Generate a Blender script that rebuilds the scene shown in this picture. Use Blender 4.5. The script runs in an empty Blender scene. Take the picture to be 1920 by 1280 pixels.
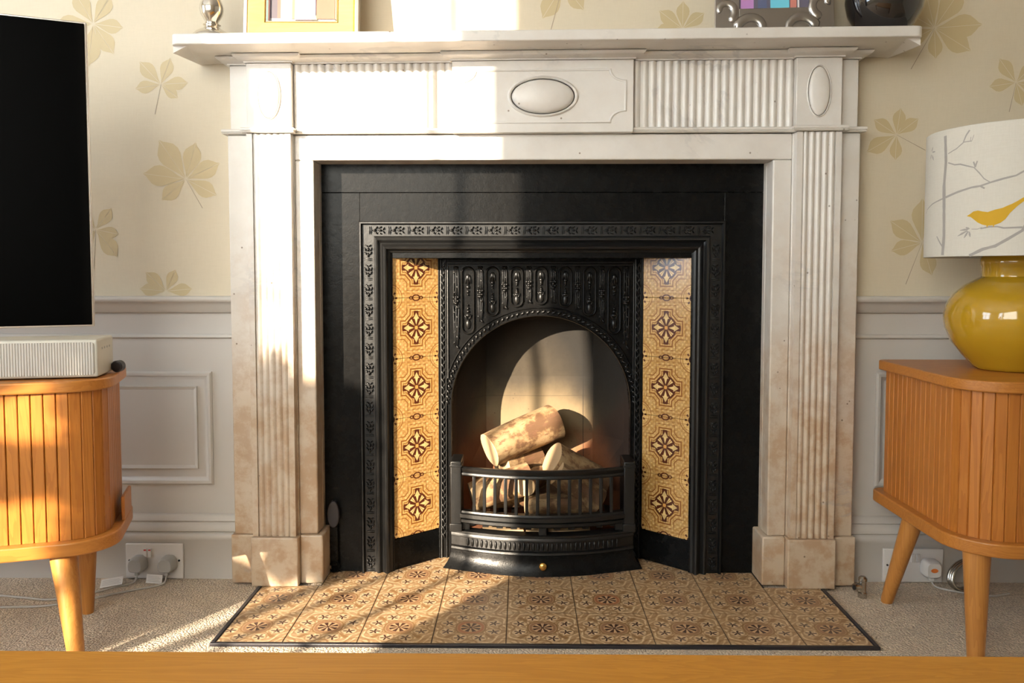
import bpy, bmesh, math, random
from mathutils import Vector, Matrix

random.seed(4)
C = bpy.context.scene.collection
PI = math.pi
rad = math.radians
SC = bpy.context.scene

# ------------------------------------------------------------------ camera
cam_d = bpy.data.cameras.new('camera')
cam = bpy.data.objects.new('camera', cam_d)
C.objects.link(cam)
cam_d.sensor_width = 36.0
cam_d.lens = 36.0 * 1534.6 / 1920.0
cam_d.shift_y = -(640.0 - 593.1) / 1920.0
cam_d.clip_start = 0.01
cam.location = (0.0335, -1.926, 0.7507)
_p, _y, _r = 0.05307, -0.01302, -0.00032
_f = Vector((math.sin(_y) * math.cos(_p), math.cos(_y) * math.cos(_p), -math.sin(_p)))
_rt = Vector((math.cos(_y), -math.sin(_y), 0))
_up = _rt.cross(_f)
cam.rotation_euler = Matrix((_rt, _up, -_f)).transposed().to_euler()
SC.camera = cam

# ------------------------------------------------------------------ light
SUN_DIR = Vector((0.70, 1.0, -0.31)).normalized()      # the way the sunlight travels
sun_d = bpy.data.lights.new('sun', 'SUN')
sun_d.energy = 17.5
sun_d.color = (1.0, 0.84, 0.64)
sun_d.angle = rad(0.45)
sun = bpy.data.objects.new('sun', sun_d)
C.objects.link(sun)
sun.rotation_euler = SUN_DIR.to_track_quat('-Z', 'Y').to_euler()
sun.location = (-3, -5, 4)

world = bpy.data.worlds.new('sky')
SC.world = world
world.use_nodes = True
bg = world.node_tree.nodes['Background']
bg.inputs['Color'].default_value = (0.74, 0.87, 1.0, 1)
bg.inputs['Strength'].default_value = 9.0

SC.view_settings.view_transform = 'Standard'
SC.view_settings.look = 'None'
SC.view_settings.gamma = 1
SC.view_settings.use_curve_mapping = False
SC.view_settings.exposure = 0.42
SC.cycles.max_bounces = 8
SC.cycles.diffuse_bounces = 5
SC.cycles.sample_clamp_indirect = 8.0
SC.cycles.use_denoising = True

FLOOR = -0.006          # top of the carpet; the hearth tiles stand at 0
CX = 0.080              # middle of the fireplace
WALL_Y = 0.075
REAR_Y = -2.9

def portal(loc, rot, sx, sy):
    d = bpy.data.lights.new('window_portal', 'AREA')
    d.shape = 'RECTANGLE'; d.size = sx; d.size_y = sy; d.energy = 1
    d.cycles.is_portal = True
    o = bpy.data.objects.new('window_portal', d)
    C.objects.link(o); o.location = loc; o.rotation_euler = rot
portal((-2.53, REAR_Y - 0.02, 1.55), (rad(90), 0, PI), 1.02, 1.66)
portal((-3.08, -1.3, 1.45), (rad(90), 0, rad(-90)), 1.0, 1.5)  # sampling portal for the added side opening

# ------------------------------------------------------------------ node expressions
class X:
    """a socket in a node tree with arithmetic"""
    def __init__(s, nt, v): s.nt, s.v = nt, v
    def m(s, op, *a):
        n = s.nt.nodes.new('ShaderNodeMath'); n.operation = op
        for i, q in enumerate((s,) + a):
            if isinstance(q, X): s.nt.links.new(q.v, n.inputs[i])
            else: n.inputs[i].default_value = float(q)
        return X(s.nt, n.outputs[0])
    def __add__(s, o): return s.m('ADD', o)
    __radd__ = __add__
    def __sub__(s, o): return s.m('SUBTRACT', o)
    def __rsub__(s, o): return (s * -1.0) + o
    def __mul__(s, o): return s.m('MULTIPLY', o)
    __rmul__ = __mul__
    def __truediv__(s, o): return s.m('DIVIDE', o)
    def abs(s): return s.m('ABSOLUTE')
    def max(s, o): return s.m('MAXIMUM', o)
    def min(s, o): return s.m('MINIMUM', o)
    def sqrt(s): return s.m('SQRT')
    def cos(s): return s.m('COSINE')
    def sin(s): return s.m('SINE')
    def pow(s, o): return s.m('POWER', o)
    def atan2(s, o): return s.m('ARCTAN2', o)
    def pingpong(s, o): return s.m('PINGPONG', o)
    def wrap(s, hi, lo): return s.m('WRAP', hi, lo)
    def step(s, a, b):
        """1 where s < a, falling to 0 at b"""
        n = s.nt.nodes.new('ShaderNodeMapRange'); n.interpolation_type = 'SMOOTHSTEP'
        s.nt.links.new(s.v, n.inputs[0])
        n.inputs[1].default_value = a; n.inputs[2].default_value = b
        n.inputs[3].default_value = 1; n.inputs[4].default_value = 0
        return X(s.nt, n.outputs[0])
def hyp(a, b): return (a * a + b * b).sqrt()

class MatB:
    def __init__(s, name):
        s.mat = bpy.data.materials.new(name); s.mat.use_nodes = True
        s.nt = s.mat.node_tree; s.p = s.nt.nodes['Principled BSDF']
        s.tc = s.nt.nodes.new('ShaderNodeTexCoord')
    def set(s, **k):
        for n, v in k.items(): s.p.inputs[n.replace('_', ' ')].default_value = v
        return s
    def coord(s, kind='Object', scale=(1, 1, 1), loc=(0, 0, 0), rot=(0, 0, 0)):
        mp = s.nt.nodes.new('ShaderNodeMapping')
        s.nt.links.new(s.tc.outputs[kind], mp.inputs[0])
        mp.inputs['Scale'].default_value = scale; mp.inputs['Location'].default_value = loc
        mp.inputs['Rotation'].default_value = rot
        return mp.outputs[0]
    def xyz(s, vec=None):
        n = s.nt.nodes.new('ShaderNodeSeparateXYZ')
        s.nt.links.new(vec or s.tc.outputs['Object'], n.inputs[0])
        return [X(s.nt, o) for o in n.outputs]
    def noise(s, vec, scale=5, detail=4, rough=.55, dist=0):
        n = s.nt.nodes.new('ShaderNodeTexNoise'); s.nt.links.new(vec, n.inputs['Vector'])
        n.inputs['Scale'].default_value = scale; n.inputs['Detail'].default_value = detail
        n.inputs['Roughness'].default_value = rough; n.inputs['Distortion'].default_value = dist
        return X(s.nt, n.outputs[0])
    def voronoi(s, vec, scale=5):
        n = s.nt.nodes.new('ShaderNodeTexVoronoi'); s.nt.links.new(vec, n.inputs['Vector'])
        n.inputs['Scale'].default_value = scale
        return X(s.nt, n.outputs[0])
    def rand(s):
        n = s.nt.nodes.new('ShaderNodeObjectInfo'); return X(s.nt, n.outputs['Random'])
    def mix(s, fac, a, b):
        n = s.nt.nodes.new('ShaderNodeMix'); n.data_type = 'RGBA'
        for q, i in ((fac, 0), (a, 6), (b, 7)):
            if isinstance(q, X): s.nt.links.new(q.v, n.inputs[i])
            elif isinstance(q, (int, float)): n.inputs[i].default_value = q
            elif isinstance(q, tuple): n.inputs[i].default_value = q + (1,) if len(q) == 3 else q
            else: s.nt.links.new(q, n.inputs[i])
        return n.outputs[2]
    def color(s, sock):
        if isinstance(sock, tuple): s.p.inputs['Base Color'].default_value = sock + (1,)
        else: s.nt.links.new(sock, s.p.inputs['Base Color'])
        return s
    def bump(s, h, strength=.3, dist=.002):
        n = s.nt.nodes.new('ShaderNodeBump'); s.nt.links.new(h.v, n.inputs['Height'])
        n.inputs['Strength'].default_value = strength; n.inputs['Distance'].default_value = dist
        s.nt.links.new(n.outputs[0], s.p.inputs['Normal'])
        return s
    def rough(s, x): s.nt.links.new(x.v, s.p.inputs['Roughness']); return s

def plain(name, col, rough=.5, metal=0, **k):
    b = MatB(name); b.color(col); b.set(Roughness=rough, Metallic=metal, **k)
    n = b.noise(b.coord(), 60, 2); b.bump(n, .05, .001)
    return b.mat

# ---- materials
def mat_marble():
    b = MatB('old_marble'); v = b.coord()
    x, y, z = b.xyz()
    n1 = b.noise(v, 4, 6, .6); n2 = b.noise(v, 22, 5, .65); n3 = b.noise(v, 90, 3)
    base = b.mix(n1.step(.62, .38), (.69, .665, .63), (.63, .60, .56))
    # yellow-brown age staining, strongest low on the legs and in patches
    low = (z * 1.0 + (n1 - .5) * 1.3).step(.0, 1.0)     # 1 low .. 0 high
    c = b.mix(low * .78 + .03, base, (.47, .345, .215))
    stain = n2.step(.40, .62)
    c = b.mix((1 - stain) * .60 * (low + .08), c, (.36, .21, .105))
    # grey veins
    vv = (b.noise(b.coord(scale=(1, 1, 1.6), rot=(0, .6, .3)), 2.3, 7, .62, .8) - .5).abs().step(.004, .018)
    vein = vv * b.noise(v, 1.7, 2).step(.60, .50).m('SUBTRACT', 0).m('MULTIPLY', .30)
    c = b.mix(vein, c, (.28, .28, .30))
    # little brown pits
    pits = b.voronoi(v, 26).step(.035, .075) * n1.step(.46, .42)
    c = b.mix(pits * .75, c, (.10, .05, .02))
    b.color(c); b.set(Roughness=.32, IOR=1.5)
    b.bump(n2 * .6 + n3 * .3 + pits * -1.0, .25, .0012)
    return b.mat

def mat_iron(name='black_painted_iron', spec=.14, r0=.20):
    b = MatB(name); v = b.coord()
    n = b.noise(v, 55, 4); n2 = b.noise(v, 260, 2); s = b.noise(b.coord(scale=(1, 1, .25)), 7, 3)
    b.color(b.mix(s, (.0036, .0036, .0038), (.0052, .0052, .0051)))
    b.rough(n * .14 + r0); b.bump(n * .8 + n2 * .35, .35, .0014)
    b.set(Specular_IOR_Level=spec)
    return b.mat

def mat_wall():
    b = MatB('wallpaper_and_panelling'); x, y, z = b.xyz(); v = b.coord()
    n = b.noise(v, 9, 3); f = b.noise(b.coord(scale=(1, 1, .12)), 420, 2); g = b.noise(b.coord(scale=(.12, 1, 1)), 420, 2)
    paper = b.mix(n, (.60, .525, .395), (.63, .555, .425))
    weave = (f + g) * .5
    paper = b.mix(weave.step(.62, .4) * .12, paper, (.50, .43, .31))
    paint = b.mix(n, (.50, .475, .44), (.53, .50, .465))
    up = z.step(.6699, .6701)
    b.color(b.mix(up, paper, paint)); b.set(Roughness=.62)
    b.bump(weave * (1 - up), .12, .0006)
    return b.mat

def mat_paint():
    b = MatB('cream_gloss_paint'); v = b.coord(); n = b.noise(v, 9, 3)
    b.color(b.mix(n, (.50, .475, .44), (.53, .50, .465))); b.set(Roughness=.42)
    b.bump(b.noise(v, 120, 2), .05, .0006)
    return b.mat

def mat_carpet():
    b = MatB('beige_carpet'); v = b.coord()
    n = b.noise(v, 260, 3, .75); m = b.noise(v, 14, 3); l = b.voronoi(v, 210)
    c = b.mix(n.step(.58, .42), (.80, .64, .465), (.50, .385, .265))
    c = b.mix((1 - m.step(.4, .6)) * .25, c, (.48, .36, .25))
    b.color(c); b.set(Roughness=.95, Sheen_Weight=.3)
    b.bump(n + l * -1.2, .9, .006)
    return b.mat

def mat_wood(name, light, dark, axis=2, scale=1.0, rough=.38, vary=.25):
    b = MatB(name)
    sc = [9.0, 9.0, 9.0]; sc[axis] = .7
    r = b.rand()
    n = b.nt.nodes.new('ShaderNodeCombineXYZ')
    for i in range(3): b.nt.links.new((r * (3.7 + i)).v, n.inputs[i])
    ad = b.nt.nodes.new('ShaderNodeVectorMath'); ad.operation = 'ADD'
    b.nt.links.new(b.coord(scale=tuple(q * scale for q in sc)), ad.inputs[0]); b.nt.links.new(n.outputs[0], ad.inputs[1])
    v = ad.outputs[0]
    g = b.noise(v, 1.6, 5, .6, .6); rings = (g * 14).m('FRACT'); fine = b.noise(v, 14, 3, .7)
    c = b.mix(rings.step(.0, .9) * .45 + fine * .35, light, dark)
    c = b.mix(r * vary, c, dark)
    b.color(c); b.set(Roughness=rough, Coat_Weight=.12, Coat_Roughness=.25)
    b.bump(fine * .5 + rings * .3, .12, .0006)
    return b.mat

def mat_cheek_tile():
    """buff and gold transfer-print tile, local x right / z up, half size 0.076"""
    b = MatB('gold_printed_tile'); x, y, z = b.xyz()
    u = (x / .076).abs(); w = (z / .076).abs()
    a = u.max(w); c_ = u.min(w); r = hyp(x / .076, z / .076)
    th = (z).atan2(x)
    nv = b.coord(); n = b.noise(nv, 30, 3)
    mott = b.noise(nv, 170, 3, .6)
    col = b.mix(mott.step(.58, .42), (.66, .43, .175), (.52, .315, .10))
    col = b.mix((1 - n.step(.40, .62)) * .35, col, (.40, .19, .035))
    dark = (.075, .018, .008); pale = (.70, .49, .21); mid = (.22, .085, .02)
    # octagonal cross outlines
    d = (a - .62).max(c_ - .24).min((u + w - .68) * .707)
    d = d.max(a - .62)
    for off, wd in ((0.0, .034), (-.085, .020), (.13, .020)):
        col = b.mix((d - off).abs().step(wd * .5, wd), col, mid)
    # dotted scroll band between the outlines
    sc = ((th * 26).sin() * .5 + .5) * (r - .80).abs().step(.04, .07)
    col = b.mix(sc * .55, col, pale)
    sc2 = ((a * 42).sin() * (c_ * 30).cos()).step(-.2, -.5) * (1 - d.step(.03, .08)) * r.step(1.05, 1.1)
    col = b.mix(sc2 * .40, col, mid)
    # dark roundel with petals
    inner = (r - .40).min((a - .55).max(c_ - .10)).step(-.01, .01)
    col = b.mix(inner, col, dark)
    f8 = (th + PI / 8).wrap(PI / 8, -PI / 8).abs()            # 0 at diagonals/axes alternate
    wide = (th).wrap(PI / 4 + PI / 4, 0) - PI / 4             # fold to quarter, 0 on the diagonals
    lat = (wide.abs().sin() * r); al = wide.abs().cos() * r
    petal = (lat - (al - .06) * .27).max(al - .34).step(-.012, .006)
    col = b.mix(petal, col, pale)
    col = b.mix((lat.step(.006, .014)) * (al - .22).abs().step(.12, .14), col, mid)
    # pointed leaf on the axes
    leaf = ((c_ - (a - .10) * .30).max(a - .33)).step(-.01, .008).min(((c_ - .02) * -1).step(-.02, -.01).max((a - .25).step(0, .02)) + 1)
    leaf2 = (c_ - (.50 - a) * .6).max(.30 - a).step(-.01, .008)
    col = b.mix(leaf * (c_ - .012).step(-.02, -.01).m('MULTIPLY', -1) + leaf, col, pale)
    col = b.mix(leaf2 * .8, col, pale)
    col = b.mix((a - .535).abs().step(.025, .035) * c_.step(.07, .08), col, dark)
    col = b.mix(r.step(.055, .07), col, (.62, .30, .08))
    # corner quarter roundels
    rc = hyp(1 - u, 1 - w)
    for rr, wd in ((.44, .016), (.36, .010)):
        col = b.mix((rc - rr).abs().step(wd * .5, wd), col, mid)
    cl = ((1 - w).atan2(1 - u) * 8).cos()
    col = b.mix((rc - .21).abs().step(.035, .05) * cl.step(.55, .2), col, dark)
    col = b.mix((rc - .10).abs().step(.02, .035), col, dark)
    # ring at the joint and plain bands along it
    e = hyp(u * 1.0, (1 - w) * 1.5)
    col = b.mix((w - .86).abs().step(.010, .022) * (u - .5).abs().step(.30, .34).max(u.step(.5, .52)) * rc.step(10, 11) * .5, col, mid)
    col = b.mix((e - .14).abs().step(.022, .04), col, dark)
    col = b.mix((hyp((u - .2), (1 - w) * 1.4) - .06).abs().step(.015, .03), col, dark)
    b.color(col); b.set(Roughness=.22, Coat_Weight=.3, Coat_Roughness=.12)
    b.bump(mott * .4 + n * .6 + inner * -.3, .12, .001)
    return b.mat

def mat_hearth_tile():
    """buff hearth tile with a rosette and scrolls, local x, y, half size 0.076"""
    b = MatB('printed_hearth_tile'); x, y, z = b.xyz()
    px = x / .076; py = y / .076
    u = px.abs(); w = py.abs(); a = u.max(w); c_ = u.min(w); r = hyp(px, py); th = py.atan2(px)
    nv = b.coord(); n = b.noise(nv, 110, 4, .7); rnd = b.rand()
    dust = b.noise(nv, 16, 3)
    buff = (.70, .545, .35); brown = (.28, .155, .065); dk = (.065, .028, .020)
    col = b.mix(n.step(.62, .40), buff, (.52, .37, .21))
    col = b.mix((1 - dust.step(.35, .65)) * .30, col, (.45, .28, .14))
    # tendrils : interfering rings around fold points
    th8 = (th + PI / 8).wrap(PI / 8, -PI / 8)
    ax = r * th8.cos(); ay = (r * th8.sin()).abs()
    sq = (r * 30 + (th * 8).sin() * 2.4).sin()
    col = b.mix(sq.step(-.35, -.8) * (1 - r.step(.36, .42)) * r.step(1.2, 1.4) * .65, col, brown)
    # eight cartouches with little star leaves, off the axes
    t45 = th.wrap(PI / 4, 0) - PI / 8
    sx = r * t45.cos() - .70; sy = r * t45.sin()
    rs = hyp(sx, sy * 1.15)
    wob = (b.noise(nv, 60, 2) - .5) * .10
    rs = rs + wob
    col = b.mix(rs.step(.19, .22) * .40, col, buff)
    col = b.mix((rs - .235).abs().step(.008, .035) * .60, col, brown)
    st = (sy.atan2(sx) * 5 + px * 3).cos() * .075 + .095
    col = b.mix((rs - st).step(-.01, .02), col, dk)
    # scroll strokes on the diagonals and hooks by the corners
    dg = ((u - w).abs() * .707)
    col = b.mix((dg - (r * 9).sin() * .03).abs().step(.030, .055) * (r - .66).abs().step(.26, .30), col, brown)
    rc = hyp(1 - u, 1 - w)
    col = b.mix((rc - .34).abs().step(.02, .045) * .8, col, brown)
    col = b.mix((rc - .18).abs().step(.015, .035) * .7, col, brown)
    e1 = hyp(1 - a, c_)
    col = b.mix((e1 - .22).abs().step(.018, .04) * .85, col, brown)
    col = b.mix((hyp(1 - a, c_ * 2.2) - .09).abs().step(.02, .04) * .8, col, brown)
    # rosette: quatrefoil cartouche in red-brown with dark daisy
    q = (u.pow(2.6) + w.pow(2.6)).pow(.385)
    col = b.mix(q.step(.41, .43), col, buff)
    col = b.mix((q - .405).abs().step(.02, .035), col, brown)
    col = b.mix(q.step(.365, .38), col, (.30, .165, .085))
    col = b.mix((1 - rnd.step(.80, .82)) * q.step(.365, .38) * .5, col, (.42, .13, .05))
    col = b.mix(r.step(.285, .30), col, (.50, .33, .18))
    pet = ((th * 8).cos() * .5 + .5).step(.72, .5)
    col = b.mix((r - .17).abs().step(.105, .115) * (1 - pet), col, dk)
    col = b.mix(r.step(.04, .06), col, dk)
    edge = a.step(.965, .985)
    col = b.mix((1 - edge) * .6, col, (.20, .12, .06))
    b.color(col)
    b.rough(n * .15 + .30); b.bump(n * .4 + dust * .6, .10, .001)
    return b.mat

def mat_firebrick():
    b = MatB('sooty_fireclay'); x, y, z = b.xyz(); v = b.coord()
    n = b.noise(v, 7, 5, .6); f = b.noise(v, 40, 4, .65)
    clay = b.mix(f, (.22, .075, .024), (.15, .050, .020))
    grey = b.mix(f, (.052, .039, .024), (.032, .025, .016))
    grey = b.mix((z + (n - .5) * .10).step(.34, .46), grey, (.19, .138, .075))
    hgt = (z + (n - .5) * .30 + ((x) / .16).abs().pow(2) * -.10).step(.16, .30)
    c = b.mix(hgt, grey, clay)
    soot_shade = 1 - (z + (n - .5) * .16 + ((x + .02) / .15).abs().pow(2) * .17).step(.44, .66)  # sooty upper and outer clay, deepened to carry the firebox's unlit dark
    c = b.mix(soot_shade * .9, c, (.008, .007, .006))
    c = b.mix(b.voronoi(v, 60).step(.06, .11) * .6, c, (.03, .015, .01))
    c = b.mix((x - .1245).abs().step(.0006, .0014) * .8, c, (.008, .006, .005))
    c = b.mix((z - .405 - (n - .5) * .004).abs().step(.0005, .0014) * .4, c, (.02, .015, .01))
    b.color(c); b.set(Roughness=.88); b.bump(f + n, .5, .003)
    return b.mat

def mat_bark():
    b = MatB('birch_bark'); v = b.coord(); v2 = b.coord(scale=(.35, 1, 1))
    n = b.noise(v, 16, 5, .65); f = b.noise(v2, 90, 4, .7)
    c = b.mix(n.step(.60, .36), (.32, .22, .115), (.19, .105, .042))
    c = b.mix((1 - b.noise(v, 17, 6, .65).step(.47, .56)) * .80, c, (.085, .038, .016))
    c = b.mix((1 - f.step(.54, .62)) * .8, c, (.13, .06, .03))
    b.color(c); b.set(Roughness=.75); b.bump(n * .8 + f * .7, .6, .003)
    return b.mat

def mat_endgrain():
    b = MatB('cut_wood_end'); x, y, z = b.xyz(); v = b.coord()
    n = b.noise(v, 20, 4)
    r = hyp(y, z) + n * .004
    c = b.mix(((r * 1400).sin() * .5 + .5) * .25, (.42, .30, .17), (.30, .19, .095))
    c = b.mix((1 - n.step(.45, .7)) * .35, c, (.50, .30, .15))
    b.color(c); b.set(Roughness=.8); b.bump(n, .3, .002)
    return b.mat

M = {}
M['marble'] = mat_marble(); M['iron'] = mat_iron(); M['iron_gloss'] = mat_iron('glossy_black_iron', .48, .31); M['wall'] = mat_wall(); M['paint'] = mat_paint()
M['carpet'] = mat_carpet()
M['oak_v'] = mat_wood('oak_upright_grain', (.50, .185, .030), (.32, .098, .012), 2)
M['oak_h'] = mat_wood('oak_long_grain', (.48, .19, .034), (.34, .11, .015), 0, vary=.05)
M['oak_leg'] = mat_wood('oak_leg_grain', (.50, .22, .052), (.36, .135, .026), 2, rough=.32, vary=.05)
M['oak_table'] = mat_wood('oak_table_grain', (.45, .20, .026), (.33, .13, .014), 0, scale=2.2, rough=.5, vary=.02)
M['oak_table'].node_tree.nodes['Principled BSDF'].inputs['Coat Weight'].default_value = 0
M['oak_table'].node_tree.nodes['Principled BSDF'].inputs['Specular IOR Level'].default_value = .2
M['cheek'] = mat_cheek_tile(); M['hearth'] = mat_hearth_tile(); M['fireclay'] = mat_firebrick()
M['bark'] = mat_bark(); M['endgrain'] = mat_endgrain()
M['grout'] = plain('dark_grout', (.035, .025, .02), .9)
M['brass'] = plain('polished_brass', (.80, .50, .14), .16, 1)
M['silver'] = plain('mercury_silver', (.80, .77, .72), .10, 1)
M['pewter'] = plain('cast_pewter', (.42, .40, .38), .28, 1)
M['screen'] = plain('black_screen', (.0015, .0015, .0015), .3, 0, Specular_IOR_Level=.015)
M['tv_edge'] = plain('silver_trim', (.62, .58, .55), .3, .9)
M['plastic'] = plain('white_plastic', (.66, .64, .62), .35)
M['grey_plastic'] = plain('grey_plastic', (.38, .38, .37), .45)
M['black_plastic'] = plain('black_plastic', (.02, .018, .022), .35)
M['red'] = plain('red_marking', (.45, .02, .02), .4)
M['orange'] = plain('orange_marking', (.80, .22, .04), .4)
M['cable'] = plain('pale_grey_cable', (.45, .43, .40), .45)
M['chrome'] = plain('worn_chrome', (.50, .48, .44), .22, 1)
M['hole'] = plain('dark_recess', (.006, .006, .006), .9)
M['leafprint'] = plain('wallpaper_leaf_ink', (.52, .42, .245), .5)
M['leafstem'] = plain('wallpaper_stem_ink', (.30, .24, .18), .6)
M['greyprint'] = plain('grey_branch_ink', (.33, .31, .29), .8)
M['birdprint'] = plain('mustard_bird_ink', (.54, .32, .015), .8)
M['glaze'] = None
_b = MatB('mustard_glaze'); _v = _b.coord()
_b.color(_b.mix(_b.noise(_v, 14, 4), (.40, .225, .010), (.47, .28, .018))); _b.set(Roughness=.10, Coat_Weight=.6, Coat_Roughness=.04)
_b.bump(_b.noise(_v, 30, 2), .03, .001); M['glaze'] = _b.mat
_b = MatB('white_linen_shade'); _v = _b.coord(); _w = (_b.noise(_b.coord(scale=(1, 1, .1)), 500, 2) + _b.noise(_b.coord(scale=(.1, .1, 1)), 500, 2)) * .5
_b.color(_b.mix(_w.step(.6, .4), (.585, .56, .495), (.565, .54, .475))); _b.set(Roughness=.85, Subsurface_Weight=.0); _b.bump(_w, .12, .0006); M['shade'] = _b.mat
_b = MatB('ribbed_grille_cloth'); _x, _y, _z = _b.xyz()
_rib = ((_x * (2 * PI / .0049)).sin() * .5 + .5); _n = _b.noise(_b.coord(), 700, 2)
_b.color(_b.mix(_rib * .7 + _n * .3, (.38, .355, .32), (.54, .505, .455))); _b.set(Roughness=.8); _b.bump(_rib, .8, .002); M['grille'] = _b.mat
M['bar_body'] = plain('champagne_casing', (.50, .48, .42), .4, .1)
M['vase'] = plain('black_glass', (.010, .008, .008), .04, 0, Coat_Weight=1.0)
M['pine'] = mat_wood('pale_gilt_wood', (.46, .27, .065), (.38, .20, .045), 0, vary=.05, rough=.4)
M['foliage'] = plain('evergreen_leaves', (.03, .07, .02), .7)
M['terracotta'] = plain('terracotta', (.35, .14, .06), .8)

# ------------------------------------------------------------------ mesh builder
class MB:
    def __init__(s): s.v, s.f, s.mi = [], [], []
    def add(s, vs, fs, mi=0):
        o = len(s.v); s.v += [tuple(q) for q in vs]; s.f += [[o + i for i in f] for f in fs]; s.mi += [mi] * len(fs)
        return s
    def box(s, x0, x1, y0, y1, z0, z1, mi=0):
        vs = [(x, y, z) for x in (x0, x1) for y in (y0, y1) for z in (z0, z1)]
        return s.add(vs, [[0, 1, 3, 2], [4, 6, 7, 5], [0, 4, 5, 1], [2, 3, 7, 6], [0, 2, 6, 4], [1, 5, 7, 3]], mi)
    def prism(s, pts, h0, h1, fn, mi=0):
        """closed polygon pts [(a, b)] extruded from h0 to h1; fn(a, b, h) -> xyz"""
        n = len(pts)
        vs = [fn(a, b, h0) for a, b in pts] + [fn(a, b, h1) for a, b in pts]
        fs = [[i, (i + 1) % n, n + (i + 1) % n, n + i] for i in range(n)] + [list(range(n))[::-1], list(range(n, 2 * n))]
        return s.add(vs, fs, mi)
    def loft(s, rings, closed=True, caps=True, mi=0):
        n = len(rings[0]); vs = [p for r in rings for p in r]; fs = []
        for k in range(len(rings) - 1):
            for i in range(n if closed else n - 1):
                j = (i + 1) % n
                fs.append([k * n + i, k * n + j, (k + 1) * n + j, (k + 1) * n + i])
        if caps: fs.append(list(range(n))[::-1]); fs.append([(len(rings) - 1) * n + i for i in range(n)])
        return s.add(vs, fs, mi)
    def lathe(s, prof, center=(0, 0, 0), n=32, mi=0, a0=0, a1=2 * PI):
        full = abs(a1 - a0 - 2 * PI) < 1e-6
        m = n if full else n + 1
        rings = []
        for r, z in prof:
            rings.append([(center[0] + r * math.cos(a0 + (a1 - a0) * i / n), center[1] + r * math.sin(a0 + (a1 - a0) * i / n), center[2] + z) for i in range(m)])
        return s.loft(rings, closed=full, caps=False, mi=mi)
    def tube(s, path, r, n=8, mi=0, caps=True):
        path = [Vector(p) for p in path]; rings = []; prev = None
        for i, p in enumerate(path):
            t = (path[min(i + 1, len(path) - 1)] - path[max(i - 1, 0)]).normalized()
            if prev is None:
                prev = t.orthogonal().normalized()
            nrm = (prev - t * prev.dot(t)).normalized(); prev = nrm; bn = t.cross(nrm)
            rr = r[i] if isinstance(r, (list, tuple)) else r
            rings.append([p + (nrm * math.cos(2 * PI * k / n) + bn * math.sin(2 * PI * k / n)) * rr for k in range(n)])
        return s.loft(rings, caps=caps, mi=mi)
    def ball(s, c, rx, ry, rz, n=8, m=5, mi=0, rot=0.0, half=False):
        """low ellipsoid; rot turns it in the xz plane"""
        rings = []; cr, sr = math.cos(rot), math.sin(rot)
        for k in range(m + 1):
            ph = -PI / 2 + PI * k / m
            ring = []
            for i in range(n):
                th = 2 * PI * i / n
                x = rx * math.cos(ph) * math.cos(th) if 0 < k < m else 0.0
                y = ry * math.cos(ph) * math.sin(th) if 0 < k < m else 0.0
                z = rz * math.sin(ph)
                ring.append((c[0] + x * cr - z * sr, c[1] + y, c[2] + x * sr + z * cr))
            rings.append(ring)
        o = len(s.v)
        s.v += [rings[0][0]] + [p for r in rings[1:-1] for p in r] + [rings[-1][0]]
        last = o + 1 + n * (m - 1)
        for i in range(n):
            j = (i + 1) % n
            s.f.append([o, o + 1 + j, o + 1 + i]); s.mi.append(mi)
            for k in range(m - 2):
                q = o + 1 + k * n
                s.f.append([q + i, q + j, q + n + j, q + n + i]); s.mi.append(mi)
            q = o + 1 + (m - 2) * n
            s.f.append([q + i, q + j, last]); s.mi.append(mi)
        return s
    def sweep(s, path, prof, fn, closed=False, mi=0, cap=True, flip=1):
        """mitred moulding: path [(a,b)] in a plane, prof [(offset, depth)]; offset goes to the path's left * flip"""
        P = [Vector(p) for p in path]; n = len(P); rings = []
        for i in range(n):
            segs = []
            if closed or i > 0: segs.append((P[i] - P[i - 1]).normalized())
            if closed or i < n - 1: segs.append((P[(i + 1) % n] - P[i]).normalized())
            nr = [Vector((-d.y, d.x)) * flip for d in segs]
            m = nr[0] if len(nr) == 1 else (nr[0] + nr[1]) / (1 + nr[0].dot(nr[1]))
            rings.append([fn(P[i].x + m.x * o, P[i].y + m.y * o, d) for o, d in prof])
        if closed: rings.append(rings[0])
        return s.loft(rings, closed=True, caps=cap and not closed, mi=mi)
    def mesh(s, name, mats, smooth=35, weld=True):
        me = bpy.data.meshes.new(name); me.from_pydata([tuple(q) for q in s.v], [], s.f)
        for m in (mats if isinstance(mats, (list, tuple)) else [mats]): me.materials.append(m)
        me.polygons.foreach_set('material_index', s.mi)
        bm = bmesh.new(); bm.from_mesh(me)
        bmesh.ops.recalc_face_normals(bm, faces=bm.faces)
        bm.to_mesh(me); bm.free()
        if smooth:
            me.polygons.foreach_set('use_smooth', [True] * len(me.polygons))
            me.set_sharp_from_angle(angle=rad(smooth))
        me.update()
        return me
    def build(s, name, mats, parent=None, smooth=35, bevel=0, seg=2, origin=None):
        if origin: s.v = [(a - origin[0], b - origin[1], c - origin[2]) for a, b, c in s.v]
        o = link(name, s.mesh(name, mats, smooth), parent)
        if origin: o.location = origin
        if bevel:
            m = o.modifiers.new('bevel', 'BEVEL'); m.width = bevel; m.segments = seg; m.limit_method = 'ANGLE'; m.angle_limit = rad(40)
        return o

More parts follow.
